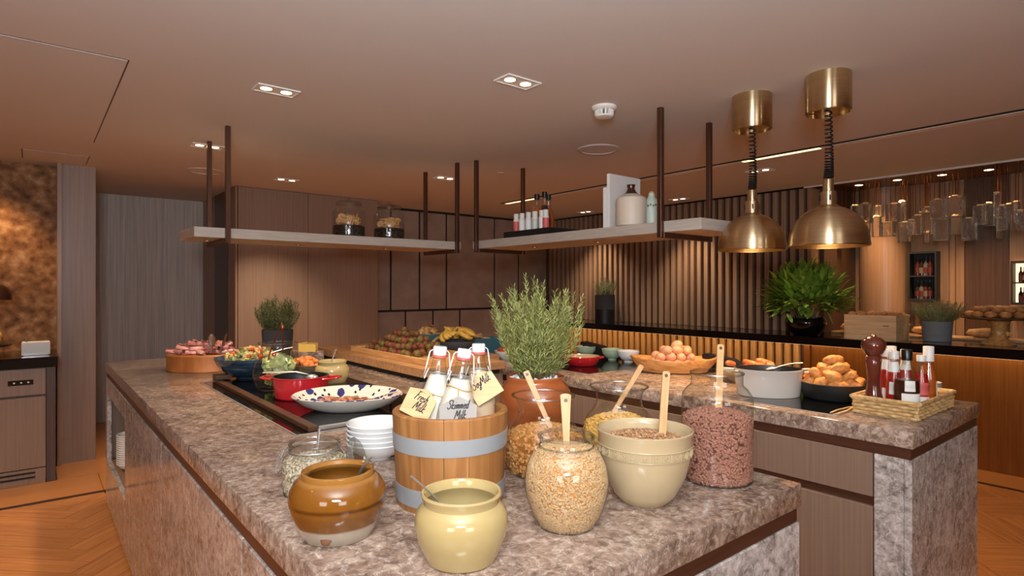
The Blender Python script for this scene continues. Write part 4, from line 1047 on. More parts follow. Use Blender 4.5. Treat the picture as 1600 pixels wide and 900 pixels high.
# blue bowl of salad
bb = place(393, 3.20, CT+.0165)
t = thing('blue_bowl', 'wide dark blue glazed bowl heaped with mixed salad', 'bowl', bb)
G().lathe([(0, 0), (.075, 0), (.08, .008), (.105, .014), (.145, .042), (.172, .076), (.185, .105), (.187, .11), (.184, .111), (.178, .104), (.165, .078), (.135, .048), (0, .03)], 64).build('body', 'blue_glaze', t)
fill_disc('salad_base', 'chopped pale salad base inside the blue bowl', 'lettuce', off(bb, 0, 0, .04), .118, .045, .008, 'salad')
scatter(lv, 26, 'small green salad leaf heaped in the blue bowl', 'salad leaf', 'leaves in the blue bowl', bb, .135, .135, .09, .145, 'salad_leaf', seed=6, sc=(.6, .95), dome=1)
tm = G().blob(.013, .013, .012, .05, 1, 10, 7).mesh('cherry_tomato', 'tomato', 60); cm = [G().blob(.011, .009, .008, .5, s, 8, 6).mesh('crouton', 'crouton', 60) for s in range(3)]
scatter([tm], 16, 'red tomato piece on the salad in the blue bowl', 'tomato', 'tomatoes in the blue bowl', bb, .125, .125, .11, .155, 'tomato', seed=7, dome=1)
scatter(cm, 50, 'small toasted crumb on the salad in the blue bowl', 'crouton', 'crumbs in the blue bowl', bb, .13, .13, .112, .165, 'crouton', seed=8, dome=1)
spoon_path('steel', 'serving_spoon', 'steel serving spoon resting on the salad in the blue bowl', 'spoon', off(bb, .08, -.03, .118), off(bb, .2, .06, .155), .006)
# glazed bowl of tomatoes
noisy('terracotta_dull', [(.3, (92, 78, 56)), (.7, (128, 108, 78))], (12, 12, 40), .35)
ob = place(476, 3.25, CT+.0165)
t = thing('brown_bowl', 'low brown bowl heaped with orange tomatoes', 'bowl', ob)
G().lathe([(0, 0), (.07, 0), (.075, .006), (.098, .05), (.1, .062), (.097, .063), (.093, .05), (.07, .012), (0, .01)], 48).build('body', 'terracotta_dull', t)
plain('orange_tomato', (232, 130, 64), .2, coat=.3); om = G().blob(.017, .017, .016, .05, 1, 12, 8).mesh('orange_tomato', 'orange_tomato', 60)
scatter([om], 34, 'orange cherry tomato in the low brown bowl', 'tomato', 'tomatoes in the brown bowl', ob, .082, .082, .055, .10, 'orange_tomato', seed=9, dome=1)
# cream crock with spoon further back
cc = place(519, 3.05)
crock('cream_crock', 'cream glazed crock with steel spoon standing behind the oval dish', 'crock_yellow', 519, 3.05)
fill_disc('dressing', 'pale dressing inside the cream crock behind the oval dish', 'crock_cream', off(cc, 0, 0, .0105), .058, .07, cat='dressing')
spoon_path('steel', 'spoon', 'steel spoon standing in the cream crock behind the oval dish', 'spoon', off(cc, -.012, .0, .085), off(cc, .014, .02, .182), .0055)
# ham on log
hl = place(322, 3.62)
t = tag(G().lathe([(0, 0), (.218, 0), (.225, .006), (.222, .05), (.225, .095), (.218, .102), (0, .102)], 64, sx=1.0, sy=.8).build('log_board', 'log_wood', None, 40, loc=hl, rot=(0, 0, YAW)), 'thick round log board carrying rolled ham slices', 'wooden board')
hm = []
for s in range(4):
    g = G(); v = []; f = []; N = 20
    for i in range(N+1):
        a = i/N*2.6*PI; r = .008+.009*i/N
        for j in range(3): v.append((-.035+.035*j, r*math.cos(a), r*math.sin(a)*.8+.004*math.sin(j*2+i*.8+s)))
    for i in range(N):
        for j in range(2): f.append((i*3+j, i*3+j+1, (i+1)*3+j+1, (i+1)*3+j))
    n0 = len(v); v += [(p[0], p[1]*.9, p[2]*.9) for p in v]; f += [tuple(n0+q for q in reversed(t_)) for t_ in list(f)]
    g.add(v, f); hm.append(g.mesh('ham_slice', 'ham', 60))
rnd = random.Random(11); k = 0
for lay, (cnt, hgt) in enumerate(((26, .014), (18, .036), (9, .056))):
    for i in range(cnt):
        a = 2.4*i+lay; u = math.sqrt((i+.5)/cnt)*(1-.22*lay)
        tag(link('ham_slice', hm[k % 4], None, off(hl, .19*u*math.cos(a), .145*u*math.sin(a), .102+hgt), (rnd.gauss(0, .2), rnd.gauss(0, .2), rnd.uniform(0, 6.28)), rnd.uniform(.9, 1.25)), 'rolled pink ham slice on the round log board', 'ham', 'ham slices on the log board'); k += 1
def leaf_server(label, base, tip, tilt=0):
    b_, tp_ = Vector(base), Vector(tip); t = thing('wooden_server', label, 'salad server', base); d = tp_-b_
    G().tube([(0, 0, 0), (d*.6)[:]], .005, 8).build('handle', 'walnut', t)
    q = d.normalized().to_track_quat('Z', 'Y').to_matrix().to_4x4()
    G().blob(.022, .006, .04, 0, 0, 14, 10, Matrix.Translation(d*.8) @ q).build('blade', 'walnut', t)
leaf_server('walnut salad server upright beside the ham, closer to the passage', off(hl, .10, -.12, .115), off(hl, .085, -.10, .205))
leaf_server('walnut salad server upright beside the ham, closer to the blue bowl', off(hl, .135, -.10, .115), off(hl, .16, -.08, .21))
# riser block, cheese
rb_ = place(480, 4.0)
tag(G().rbox(-.085, .085, -.085, .085, 0, .075, .004).build('marble_riser', 'marble', None, 30, loc=rb_, rot=(0, 0, 0)), 'small square marble riser behind the brown tomato bowl', 'riser')
chm = G().prism([(0, -.03), (.11, 0), (0, .03)], 0, .05).mesh('cheese_wedge', 'cheese', 0)
for k, (dx, df, dz, rot) in enumerate(((-.11, -.12, .0005, (0, 0, 2.2)), (-.03, .0, .0755, (0, 0, .9)), (-.02, -.05, .0755, (0, 0, -1.0)), (.03, .04, .0755, (0, 0, 4)))):
    if k == 0: continue
    tag(link('cheese_wedge', chm, None, off(rb_, dx, df, dz), rot), 'yellow cheese wedge on the marble riser', 'cheese', 'cheese wedges')
cw = place(398, 3.98)
tag(G().lathe([(0, 0), (.10, 0), (.105, .008), (.105, .09), (.1, .1), (0, .1)], 40).build('round_cheese', 'crock_cream', None, loc=cw), 'pale cheese wheel behind the blue salad bowl', 'cheese')
# dark square pot with rosemary at the island's far end
dp_ = (1.405, 4.46, CT)
t = thing('herb_planter', 'dark stone pot with bushy rosemary at the island far end', 'potted plant', dp_, YAW)
g = G().lathe([(.1, 0), (.11, .19), (.105, .195), (.098, .19), (.09, .05), (0, .04)], 40); g.lathe([(0, 0), (.1, 0)], 40); g.build('pot', 'stone_pot', t)
G().lathe([(0, .04), (.09, .05), (.099, .18), (0, .185)], 30).build('soil', 'soil', t)
rosemary(t, .18, 120, .29, .165, 'rosemary_dark', .03, .07, 40, 12, nw=.0026, lean=.7)

# ================================================================ fruit platform
PZ = 1.022
t = thing('fruit_tray', 'long shallow wooden tray heaped with rambutans', 'tray', (1.86, 3.28, PZ))
for nm, a in (('tray_base', (-.17, .17, -.47, .47, 0, .012)), ('tray_side', (-.19, -.17, -.49, .49, 0, .036)), ('tray_side', (.17, .19, -.49, .49, 0, .036)), ('tray_end', (-.17, .17, -.49, -.47, 0, .036)), ('tray_end', (-.17, .17, .47, .49, 0, .036))):
    B(nm, 'tray_wood', *a, t, .002)
# rambutan: round fruit with soft spines
rms = []
for s in range(3):
    g = G().blob(.022, .022, .02, .06, s, 10, 7); rn = random.Random(s)
    for k in range(46):
        d = Vector((rn.gauss(0, 1), rn.gauss(0, 1), rn.gauss(0, 1))).normalized(); o_ = d.orthogonal().normalized()*.0014; o2 = d.cross(o_).normalized()*.0014; b_ = d*.02; e = d*.029+Vector((rn.gauss(0, .003), rn.gauss(0, .003), rn.gauss(0, .003)))
        g.add([b_+o_, b_-o_*.5+o2, b_-o_*.5-o2, e], [(0, 1, 3), (1, 2, 3), (2, 0, 3)])
    rms.append(g.mesh('rambutan', 'rambutan', 60))
rnd = random.Random(3); k = 0
for lay, (nx, ny, z) in enumerate(((6, 11, .036), (5, 9, .070), (4, 6, .104), (2, 4, .134), (1, 1, .160))):
    for i in range(nx):
        for j in range(ny):
            if lay == 0 and 0 < i < nx-1 and 0 < j < ny-1: continue
            X = 1.86+(i-(nx-1)/2)*.052+rnd.gauss(0, .005); Y = 3.36+(j-(ny-1)/2)*.052+rnd.gauss(0, .005)
            if abs(X-1.86) > .145 or abs(Y-3.28) > .445: continue
            tag(link('rambutan', rms[k % 3], None, (X, Y, PZ+z+rnd.gauss(0, .003)), (rnd.uniform(0, 6), rnd.uniform(0, 6), rnd.uniform(0, 6)), rnd.uniform(.92, 1.1)), 'red and green hairy rambutan heaped in the wooden tray', 'rambutan', 'rambutans in the tray'); k += 1
def round_bowl(label, loc, R, h, mat, name='bowl'):
    t = thing(name, label, 'bowl', loc)
    G().lathe([(0, 0), (R*.55, 0), (R*.6, .006), (R*.85, h*.45), (R, h-.003), (R, h), (R-.005, h), (R*.82, h*.47), (R*.5, .012), (0, .01)], 48).build('body', mat, t); return t
tb = atD(672, 4.18); tb = (tb[0], tb[1], PZ)
round_bowl('round teal bowl heaped with folded crisps beside the rambutans', tb, .105, .105, 'teal_bowl')
fm_ = []
for s in range(3):
    g = G(); v = []; f = []
    for i in range(5):
        for j in range(5): u, w_ = i/4-.5, j/4-.5; v.append((u*.1, w_*.075, .03*math.cos(u*3.4)+.01*math.sin(w_*5+s)))
    for i in range(4):
        for j in range(4): f.append((i*5+j, (i+1)*5+j, (i+1)*5+j+1, i*5+j+1))
    n0 = len(v); v += [(a, b_, c-.004) for a, b_, c in v]; f += [tuple(n0+q for q in reversed(t_)) for t_ in list(f)]
    fm_.append(g.add(v, f).mesh('crisp', 'bread', 60))
scatter(fm_, 16, 'folded tan crisp in the round teal bowl', 'crisp', 'crisps in the teal bowl', tb, .065, .065, .075, .145, 'crisp', flat=True, seed=3, dome=1, sc=(.7, .95))
nbw = atD(713, 3.95); nbw = (nbw[0], nbw[1], PZ)
round_bowl('dark slate bowl filled with bunches of small bananas', nbw, .125, .075, 'stone_pot')
bnm = []
for s in range(2):
    pts = [(.075*math.sin(a), 0, .075*(1-math.cos(a))-.0) for a in [(-.75+1.5*i/8) for i in range(9)]]
    bnm.append(G().tube(pts, [.004, .010, .0145, .0155, .0155, .0155, .0145, .010, .004], 8).mesh('banana', 'banana', 60))
for q, (dx, df, dz, rz) in enumerate(((-.06, -.03, .085, .3), (.045, -.02, .10, 1.4), (.0, .05, .10, 2.6), (.06, .06, .085, 3.6))):
    bt = thing('banana_bunch', 'bunch of small ripe bananas in the dark slate bowl', 'banana', off(nbw, dx, df, dz), rz, 'banana bunches in the slate bowl')
    for i in range(7):
        for j in range(2):
            a = (i-3)*.3
            link('banana', bnm[0], bt, (.055*math.sin(a), -.03*j+.01, .022*j+.02*math.cos(a)), (R_(60+22*j), R_(10*(i-3)), a*.9+PI/2), 1)
    G().tube([(0, .03, .03), (0, .045, .05)], .008, 8).build('stem', 'stem', bt)
tbx = atD(753, 4.4); tbx = (tbx[0], tbx[1], CT)
t = thing('teal_box', 'rectangular teal serving box with packets behind the milk bottles', 'serving box', tbx, YAW+R_(24))
g = G()
for a in ((-.13, .13, -.085, -.08, .005, .13), (-.13, .13, .08, .085, .005, .13), (-.13, -.125, -.08, .08, .005, .13), (.125, .13, -.08, .08, .005, .13), (-.13, .13, -.085, .085, 0, .005)): g.box(*a)
g.build('body', 'teal_bowl', t, 0)
pkm = G().rbox(-.03, .03, -.022, .022, -.005, .005, .003).mesh('packet', 'bread', 30)
for k in range(20):
    tag(link('packet', pkm, None, off(tbx, random.uniform(-.06, .06), random.uniform(-.04, .04), .022+.0065*k), (random.gauss(0, .2), random.gauss(0, .2), random.uniform(0, 3))), 'small tan snack packet in the teal box', 'packet', 'packets in the teal box')
wbx = atD(792, 4.15); wbx = (wbx[0], wbx[1], CT)
round_bowl('white bowl of red fruit beside the teal box', wbx, .09, .06, 'white_porcelain')
rfm = G().blob(.024, .024, .023, .05, 2, 12, 8).mesh('red_fruit', 'tomato', 60)
scatter([rfm], 14, 'round red fruit in the white bowl by the rosemary', 'fruit', 'red fruit in the white bowl', wbx, .055, .055, .045, .09, 'red_fruit', seed=5, dome=1)

# ================================================================ far island
# inset black hobs
for lab, a in (('black glass hob inset under the red pan', (2.5, 3.12, 2.36, 3.0)), ('black glass hob inset under the pan of nuggets', (2.44, 3.05, 1.0, 1.38))):
    t = thing('glass_hob', lab, 'hob'); B('glass', 'black_glass', a[0], a[1], a[2], a[3], CT, CT+.004, t, .002)
    for q in ((a[0]-.006, a[0], a[2], a[3]), (a[1], a[1]+.006, a[2], a[3]), (a[0]-.006, a[1]+.006, a[2]-.006, a[2]), (a[0]-.006, a[1]+.006, a[3], a[3]+.006)): B('steel_edge', 'steel', *q, CT, CT+.003, t)
rpn = atD(910, 3.78); rpn = (rpn[0], rpn[1], CT+.0045)
t = thing('red_pan', 'shallow red enamel pan with cream inside on the glass hob', 'pan', rpn, YAW)
G().lathe([(0, 0), (.08, 0), (.088, .005), (.108, .04), (.112, .058), (.11, .061)], 48).build('body', 'red_enamel', t); G().lathe([(.11, .061), (.106, .058), (.1, .035), (.078, .01), (0, .009)], 48).build('inside', 'crock_cream', t)
for s in (-1, 1): G().tube([(s*.1, -.03, .048), (s*.125, -.026, .052), (s*.132, 0, .053), (s*.125, .026, .052), (s*.1, .03, .048)], .009, 8, flat=.6).build('handle', 'red_enamel', t)
gbp = [(0, 0), (.028, 0), (.03, .008), (.026, .012), (.05, .025), (.07, .052), (.074, .078), (.072, .08), (.068, .075), (.06, .045), (0, .025)]
for lab, x, d, rice in (('pale green footed bowl of white garnish by the slate riser', 936, 4.35, 1), ('pale green footed bowl standing beside the egg bowl', 968, 4.12, 0)):
    X, Y = atD(x, d); X = min(X, 3.11); o = tag(G().lathe(gbp, 40).build('footed_bowl', 'green_bowl', None, loc=(X, Y, CT+.0002)), lab, 'bowl')
    if rice: fill_disc('garnish', 'white chopped garnish in the pale green bowl', 'white_matt', (X, Y, CT+.03), .052, .042, .003, 'garnish')
X, Y = atD(994, 4.0)
tag(G().lathe(gbp, 40).build('footed_bowl', 'white_porcelain', None, loc=(min(X, 3.1), Y, CT+.0002)), 'small white footed bowl behind the olive wood egg bowl', 'bowl')
wm = G().prism([(-.17, 0), (.17, 0), (.17, .012), (.02, .085), (-.16, .105), (-.17, .1)], -.03, .03, RX(PI/2)).mesh('slate_riser', 'black_matt', 0)
for k, (yy, lab) in enumerate(((3.45, 'black sloped slate stand behind the red pan'), (2.88, 'black sloped slate stand behind the pale green bowls'), (1.86, 'black sloped slate stand behind the egg bowl'))):
    tag(link('slate_stand', wm, None, (3.168, yy, CT), (0, 0, -PI/2)), lab, 'stand')
# olive wood bowl of eggs
eb = place(1053, 3.50)
t = thing('olive_wood_bowl', 'long boat-shaped olive wood bowl piled with brown eggs', 'bowl', eb, YAW+R_(-8))
def boat(p, a): return (p[0], p[1], p[2]+.018*(p[0]/.26)**2*(1 if p[2] > .015 else 0))
G().lathe([(0, 0), (.16, 0), (.19, .006), (.235, .045), (.258, .075), (.256, .08), (.246, .077), (.22, .05), (.17, .025), (0, .018)], 56, sx=1, sy=.52, warp=boat).build('body', 'olive_wood', t)
em = G().lathe([(0, -.029)]+[(.0225*math.sin(PI*k/14)*(1-.09*math.cos(PI*k/14)*-1), -.029*math.cos(PI*k/14)) for k in range(1, 14)]+[(0, .029)], 20).mesh('egg', 'egg', 60)
rnd = random.Random(5)
for lay, (nx, ny, z) in enumerate(((4, 2, .056), (4, 2, .094), (3, 2, .132), (1, 1, .166))):
    for i in range(nx):
        for j in range(ny):
            p = off(eb, .0-.012+(i-(nx-1)/2)*.060+rnd.gauss(0, .002)+.010*lay, (j-(ny-1)/2)*.06+rnd.gauss(0, .003), z+rnd.gauss(0, .002))
            tag(link('egg', em, None, p, (rnd.uniform(.9, 1.9), rnd.gauss(0, .3), rnd.uniform(0, 6.28)), 1.2), 'brown egg piled in the olive wood bowl', 'egg', 'eggs in the olive wood bowl')
# grey casserole and the sausages behind
cs_ = place(1200, 2.74)
lug_pot('grey_casserole', 'pale grey enamel oval casserole beside the chocolate puff jar', cs_, .15, .128, 'grey_enamel', 'iron_black', YAW+R_(-6), 1.0, .78, .055)
fill_disc('sauce', 'dark stew inside the pale grey casserole', 'iron_black', off(cs_, 0, 0, .009), .10, .05, .003, 'stew')
spoon_path('steel', 'serving_spoon', 'steel spoon resting on the rim of the grey casserole', 'spoon', off(cs_, .04, .02, .125), off(cs_, .16, .0, .152), .005)
sd = place(1180, 3.15); sd = (min(sd[0], 3.0), sd[1], CT)
t = thing('sausage_dish', 'cream oval dish heaped with orange sausages behind the casserole', 'dish', sd, YAW)
G().lathe([(0, 0), (.13, 0), (.14, .006), (.175, .05), (.178, .058), (.172, .058), (.14, .016), (0, .012)], 48, sy=.7).build('body', 'crock_cream', t)
sm = G().tube([(-.05, 0, 0), (-.045, .002, 0), (-.02, .006, .002), (.02, .006, .002), (.045, .002, 0), (.05, 0, 0)], [.004, .012, .0145, .0145, .012, .004], 10).mesh('sausage', 'sausage', 60)
for k in range(34):
    tag(link('sausage', sm, None, off(sd, random.gauss(0, .06), random.gauss(0, .035), .032+.0022*k), (random.gauss(0, .15), random.gauss(0, .15), random.uniform(0, 3.1))), 'small orange sausage in the cream dish behind the casserole', 'sausage', 'sausages in the dish')
# black pan of nuggets
np_ = place(1302, 2.66, CT+.0045)
t = thing('black_pan', 'round black cast pan heaped with fried nuggets', 'pan', np_)
G().lathe([(0, 0), (.115, 0), (.122, .005), (.136, .05), (.14, .07), (.137, .073), (.132, .068), (.118, .012), (0, .01)], 56).build('body', 'iron_black', t)
G().tube([(rv*.135+Vector((0, 0, .066)))[:], (rv*.17+fv*.02+Vector((0, 0, .078)))[:], (rv*.2+Vector((0, 0, .074)))[:]], .004, 8).build('handle', 'iron_black', t)
nm_ = [G().blob(.042, .03, .024, .16, s, 16, 11).mesh('nugget', 'fried', 60) for s in range(4)]
rnd = random.Random(8); k = 0
for lay, (cnt, R, z) in enumerate(((7, .08, .035), (8, .095, .068), (6, .07, .104), (4, .042, .136), (1, 0, .168))):
    for i in range(cnt):
        a = 2*PI*i/cnt+lay*.5
        tag(link('nugget', nm_[k % 4], None, off(np_, R*math.cos(a), R*math.sin(a), z), (rnd.gauss(0, .4), rnd.gauss(0, .4), rnd.uniform(0, 6.28)), rnd.uniform(.9, 1.15)), 'golden fried nugget heaped in the black pan', 'nugget', 'nuggets in the black pan'); k += 1
    if lay == 0: tag(link('nugget', nm_[0], None, off(np_, 0, 0, .035)), 'golden fried nugget heaped in the black pan', 'nugget', 'nuggets in the black pan')
# wicker tray
WX0, WX1, WY0, WY1 = 2.55, 2.985, .742, .965
t = thing('wicker_tray', 'rectangular woven rush tray holding sauces and pepper mill', 'tray')
B('base', 'wicker', WX0+.008, WX1-.008, WY0+.008, WY1-.008, CT, CT+.008, t)
def weave(n, p0, p1, nrm):
    """over-and-under strands along one side"""
    p0, p1, nrm = Vector(p0), Vector(p1), Vector(nrm); ln = (p1-p0).length; m = int(ln/.03)
    for r in range(5):
        g = G(); z = CT+.010+.0128*r; N = m*5
        pts = [p0.lerp(p1, i/N)+nrm*(.0052*math.sin(PI*i/5+(PI if r % 2 else 0))+.0022*r*.55)+Vector((0, 0, z)) for i in range(N+1)]
        g.tube(pts, .0072, 8, flat=.95); g.build('strand', 'wicker', t)
    pts = [p0+nrm*.012+Vector((0, 0, CT+.068)), p1+nrm*.012+Vector((0, 0, CT+.068))]
    G().tube(pts, .0075, 10).build('rim', 'wicker', t)
weave(0, (WX0+.006, WY0, 0), (WX0+.006, WY1, 0), (-1, 0, 0)); weave(0, (WX0, WY0+.006, 0), (WX1, WY0+.006, 0), (0, -1, 0)); weave(0, (WX1-.006, WY0, 0), (WX1-.006, WY1, 0), (1, 0, 0)); weave(0, (WX0, WY1-.006, 0), (WX1, WY1-.006, 0), (0, 1, 0))
TZ = CT+.0085
pmx = atD(1365, 2.36)
t = thing('pepper_mill', 'tall dark red-brown turned wooden pepper mill in the rush tray', 'pepper mill', (pmx[0], pmx[1], TZ))
G().lathe([(0, 0), (.036, 0), (.038, .006), (.036, .018), (.03, .024), (.034, .03), (.037, .042), (.031, .06), (.024, .1), (.0225, .13), (.026, .165), (.028, .196), (.0255, .204), (.029, .21), (.029, .218), (.025, .222), (0, .222)], 40).build('body', 'mill_wood', t)
G().lathe([(0, .2225), (.026, .2225), (.034, .232), (.044, .252), (.045, .264), (.04, .28), (.026, .293), (.01, .297), (0, .298)], 40).build('head', 'mill_wood', t)
G().lathe([(0, .298), (.009, .298), (.008, .304), (0, .308)], 20).build('knob', 'copper', t)
def sauce_bottle(label, x, d, prof, liquid, liqz, cap, lab, group=None, text=None, sc=1, loc=None):
    X, Y = loc if loc else atD(x, d); t = thing('sauce_bottle', label, 'bottle', (X, Y, TZ), YAW, group)
    rs_ = sc; sc = sc*ZS; pr = [(r*rs_, z*sc) for r, z in prof]; G().lathe(pr, 36).build('glass_body', 'glass', t); f_ = rf(pr)
    lz = liqz*sc; G().lathe([(0, .003)]+[(f_(.004+(lz-.004)*k/12)-.0012, .004+(lz-.004)*k/12) for k in range(13)]+[(0, lz)], 32).build('sauce', liquid, t)
    cr, cz0, cz1, cmat = cap; G().lathe([(0, cz0*sc), (cr*rs_, cz0*sc), (cr*rs_*1.02, cz1*sc-.002), (cr*rs_*.95, cz1*sc), (0, cz1*sc)], 28).build('cap', cmat, t)
    for (z0, z1, mat, a0, a1) in lab:
        v = []; fc = []; n = 16
        for z in (z0*sc, z1*sc):
            for i in range(n+1): a = a0+(a1-a0)*i/n-PI/2; r = f_(z)+.0006; v.append((r*math.cos(a), r*math.sin(a), z))
        for i in range(n): fc.append((i, i+1, n+1+i+1, n+1+i))
        lb = G().add(v, fc).build('label', mat, t)
        if text and mat == 'label_white' and z0 < .06:
            cu = bpy.data.curves.new('lettering', 'FONT'); cu.body = text; cu.size = .013; cu.align_x = 'CENTER'; cu.extrude = .0002
            ob_ = bpy.data.objects.new('lettering', cu); COL.objects.link(ob_); bpy.context.view_layer.update()
            me = bpy.data.meshes.new_from_object(ob_.evaluated_get(bpy.context.evaluated_depsgraph_get())); bpy.data.objects.remove(ob_)
            for v_ in me.vertices:
                a = v_.co.x/(f_(z0)+.001)-PI/2; r = f_(z0*sc)+.0014+v_.co.z; zz = (z0+z1)/2*sc+v_.co.y-.004; v_.co = (r*math.cos(a), r*math.sin(a), zz)
            me.materials.clear(); me.materials.append(MATS['label_dark']); link('lettering', me, lb)
    return t
ZS = 1.3
KB = [(0, 0), (.026, 0), (.029, .004), (.029, .075), (.026, .095), (.018, .13), (.0145, .155), (.0145, .17)]
SQ = [(0, 0), (.036, 0), (.04, .004), (.041, .085), (.039, .1), (.03, .118), (.018, .138), (.0145, .148), (.0145, .16)]
sg_ = 'sauce bottles in the rush tray'
sauce_bottle('clear square-shouldered bottle of dark red dressing with black cap', 1417, 2.285, SQ, 'dark_sauce', .1, (.0175, .155, .185, 'cap_black'), [(.02, .064, 'label_white', -1.0, .75), (.070, .1, 'label_white', -.75, .1)], sg_, sc=1.05)
sauce_bottle('ketchup bottle with white cap and cream label beside the dressing', 1396, 2.36, KB, 'ketchup', .15, (.0175, .158, .182, 'white_plastic'), [(.05, .088, 'label_white', -1.2, 1.2), (.118, .15, 'label_white', -3.1, 3.1)], sg_, 'HEINZ', loc=(2.7, .868))
sauce_bottle('ketchup bottle with white cap behind the pepper mill', 1383, 2.45, KB, 'ketchup', .15, (.0175, .158, .182, 'white_plastic'), [(.02, .06, 'label_white', -1.2, 1.2), (.118, .15, 'label_white', -3.1, 3.1)], sg_, loc=(2.765, .915))
sauce_bottle('ketchup bottle with white cap in the tray corner by the nugget pan', 1388, 2.5, KB, 'ketchup', .15, (.0175, .158, .188, 'white_plastic'), [(.02, .06, 'label_white', -1.2, 1.2), (.118, .15, 'label_white', -3.1, 3.1)], sg_, loc=(2.835, .92))
sauce_bottle('short chilli bottle with red label in front of the amber bottle', 1440, 2.3, KB, 'ketchup', .12, (.0175, .158, .178, 'white_plastic'), [(.01, .045, 'label_white', -1.3, 1.3), (.05, .09, 'red_rubber', -1.3, 1.3)], sg_, sc=.95, loc=(2.79, .80))
sauce_bottle('amber sauce bottle with tall white cap at the tray end', 1450, 2.42, KB, 'amber', .13, (.0185, .14, .185, 'white_plastic'), [(.02, .08, 'label_white', .4, 2.2)], sg_, sc=1.04, loc=(2.88, .80))
sauce_bottle('ketchup bottle with white cap behind the clear dressing bottle', 1430, 2.4, KB, 'ketchup', .15, (.0175, .158, .182, 'white_plastic'), [(.02, .06, 'label_white', -1.2, 1.2), (.118, .15, 'label_white', -3.1, 3.1)], sg_, loc=(2.81, .862))
sau = G().lathe([(0, 0), (.03, 0), (.032, .003), (.048, .009), (.05, .0115), (.047, .0115), (.03, .005), (0, .004)], 40).mesh('saucer', 'white_porcelain', 40)
for k in range(11): tag(link('saucer', sau, None, (3.075, .855, CT+.0002+.0074*k)), 'small white saucer in the stack behind the rush tray', 'saucer', 'stack of saucers')
t = thing('serving_tongs', 'pair of brass tongs lying beside the rush tray', 'tongs', (2.47, 1.0, CT+.001))
for s in (-1, 1): G().tube([(-.01, .012*s, .004), (.06, .016*s, .005), (.15, .006*s, .006), (.17, 0, .006)], .004, 8, flat=.6).build('arm', 'brass_inside', t)

# ================================================================ right bar counter
def bushy(t, mat, z0, n, rad, cz, leafl, leafw, seed, name='leaf', pale=0, xlim=9):
    rnd = random.Random(seed); ms = []
    for s in range(3):
        g = G(); v = []; N = 5
        for i in range(N+1):
            u = i/N; wv = leafw*math.sin(PI*min(u*.92+.06, 1))**.8; z = .16*leafl*math.sin(u*1.6+s*.3)
            v += [(u*leafl, -wv, z+.1*wv), (u*leafl, 0, z-.15*wv), (u*leafl, wv, z+.1*wv)]
        f = []
        for i in range(N):
            for j in range(2): f.append((i*3+j, (i+1)*3+j, (i+1)*3+j+1, i*3+j+1))
        n0 = len(v); v += [(a, b_, c-.0012) for a, b_, c in v]; f += [tuple(n0+q for q in reversed(t_)) for t_ in list(f)]
        ms.append(g.add(v, f).mesh(name, mat, 60))
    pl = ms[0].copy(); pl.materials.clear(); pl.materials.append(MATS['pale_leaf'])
    k = 0; ex = G()
    while k < n:
        a = rnd.uniform(0, 2*PI); el = math.asin(rnd.uniform(-.45, 1)); d = Vector((math.cos(el)*math.cos(a), math.cos(el)*math.sin(a), math.sin(el)))
        r = rad*rnd.uniform(.4, .88); p = Vector((d.x*r, d.y*r, cz+d.z*r*.85))
        if p.x+d.x*leafl > xlim: continue
        q = (d+Vector((rnd.gauss(0, .3), rnd.gauss(0, .3), rnd.gauss(.1, .25)))).normalized().to_track_quat('X', 'Z').to_euler()
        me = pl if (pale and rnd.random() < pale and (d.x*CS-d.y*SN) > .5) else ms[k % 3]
        k += 1; sc_ = rnd.uniform(.75, 1.15)
        if k <= 299: link(name, me, t, tuple(p), q, sc_)
        else: ex.add([v_.co*sc_ for v_ in me.vertices], [tuple(f_.vertices) for f_ in me.polygons], T(*p) @ q.to_matrix().to_4x4())
    if ex.v: stuff(ex.build('leaves', mat, t, 60, fix=False))
    return t
bw = atD(1259, 5.66); bw = (bw[0], bw[1], RZ1)
t = thing('potted_foliage', 'round bush of glossy pointed green leaves in a black bowl', 'potted plant', bw)
G().lathe([(0, 0), (.1, 0), (.11, .006), (.16, .05), (.185, .11), (.178, .15), (.165, .165), (.16, .16), (.165, .12), (.1, .04), (0, .03)], 48).build('bowl', 'black_stone', t)
G().lathe([(0, .03), (.1, .04), (.155, .12), (0, .14)], 30).build('soil', 'soil', t)
sg = G()
for k in range(40):
    a = random.uniform(0, 6.28); u = random.random(); sg.tube([(.08*u*math.cos(a), .08*u*math.sin(a), .12), (.14*u*math.cos(a), .14*u*math.sin(a), .25), (.26*u*math.cos(a), .26*u*math.sin(a), .33+.22*(1-u))], .004, 5)
stuff(sg.build('stems', 'stem', t))
bushy(t, 'leaf', 0, 1000, .40, .335, .125, .022, 3, pale=.2, xlim=.34)
# buns crate
cr0 = at(1318, 529, RZ1); cr1 = at(1400, 534, RZ1); cx, cy = cr0[0], (cr0[1]+cr1[1])/2; ln = abs(cr0[1]-cr1[1])
t = thing('wooden_crate', 'pale wooden bread box filled with buns on the bar', 'crate', (cx+.17, cy, RZ1))
hl_, hd, hh = ln/2, .16, .215
for a in ((-hd, -hd+.014, -hl_, hl_, 0, hh), (hd-.014, hd, -hl_, hl_, 0, hh), (-hd+.014, hd-.014, -hl_, -hl_+.014, 0, hh), (-hd+.014, hd-.014, hl_-.014, hl_, 0, hh)): B('crate_board', 'crate_wood', *a, t, .0015)
B('crate_base', 'crate_wood', -hd+.014, hd-.014, -hl_+.014, hl_-.014, 0, .012, t)
B('printed_mark', 'label_dark', -hd-.0012, -hd-.0002, -.15, -.105, .125, .131, t)
bnm2 = [G().blob(.045, .034, .026, .12, s, 12, 8).mesh('bread_roll', 'bun', 60) for s in range(3)]
rnd = random.Random(2)
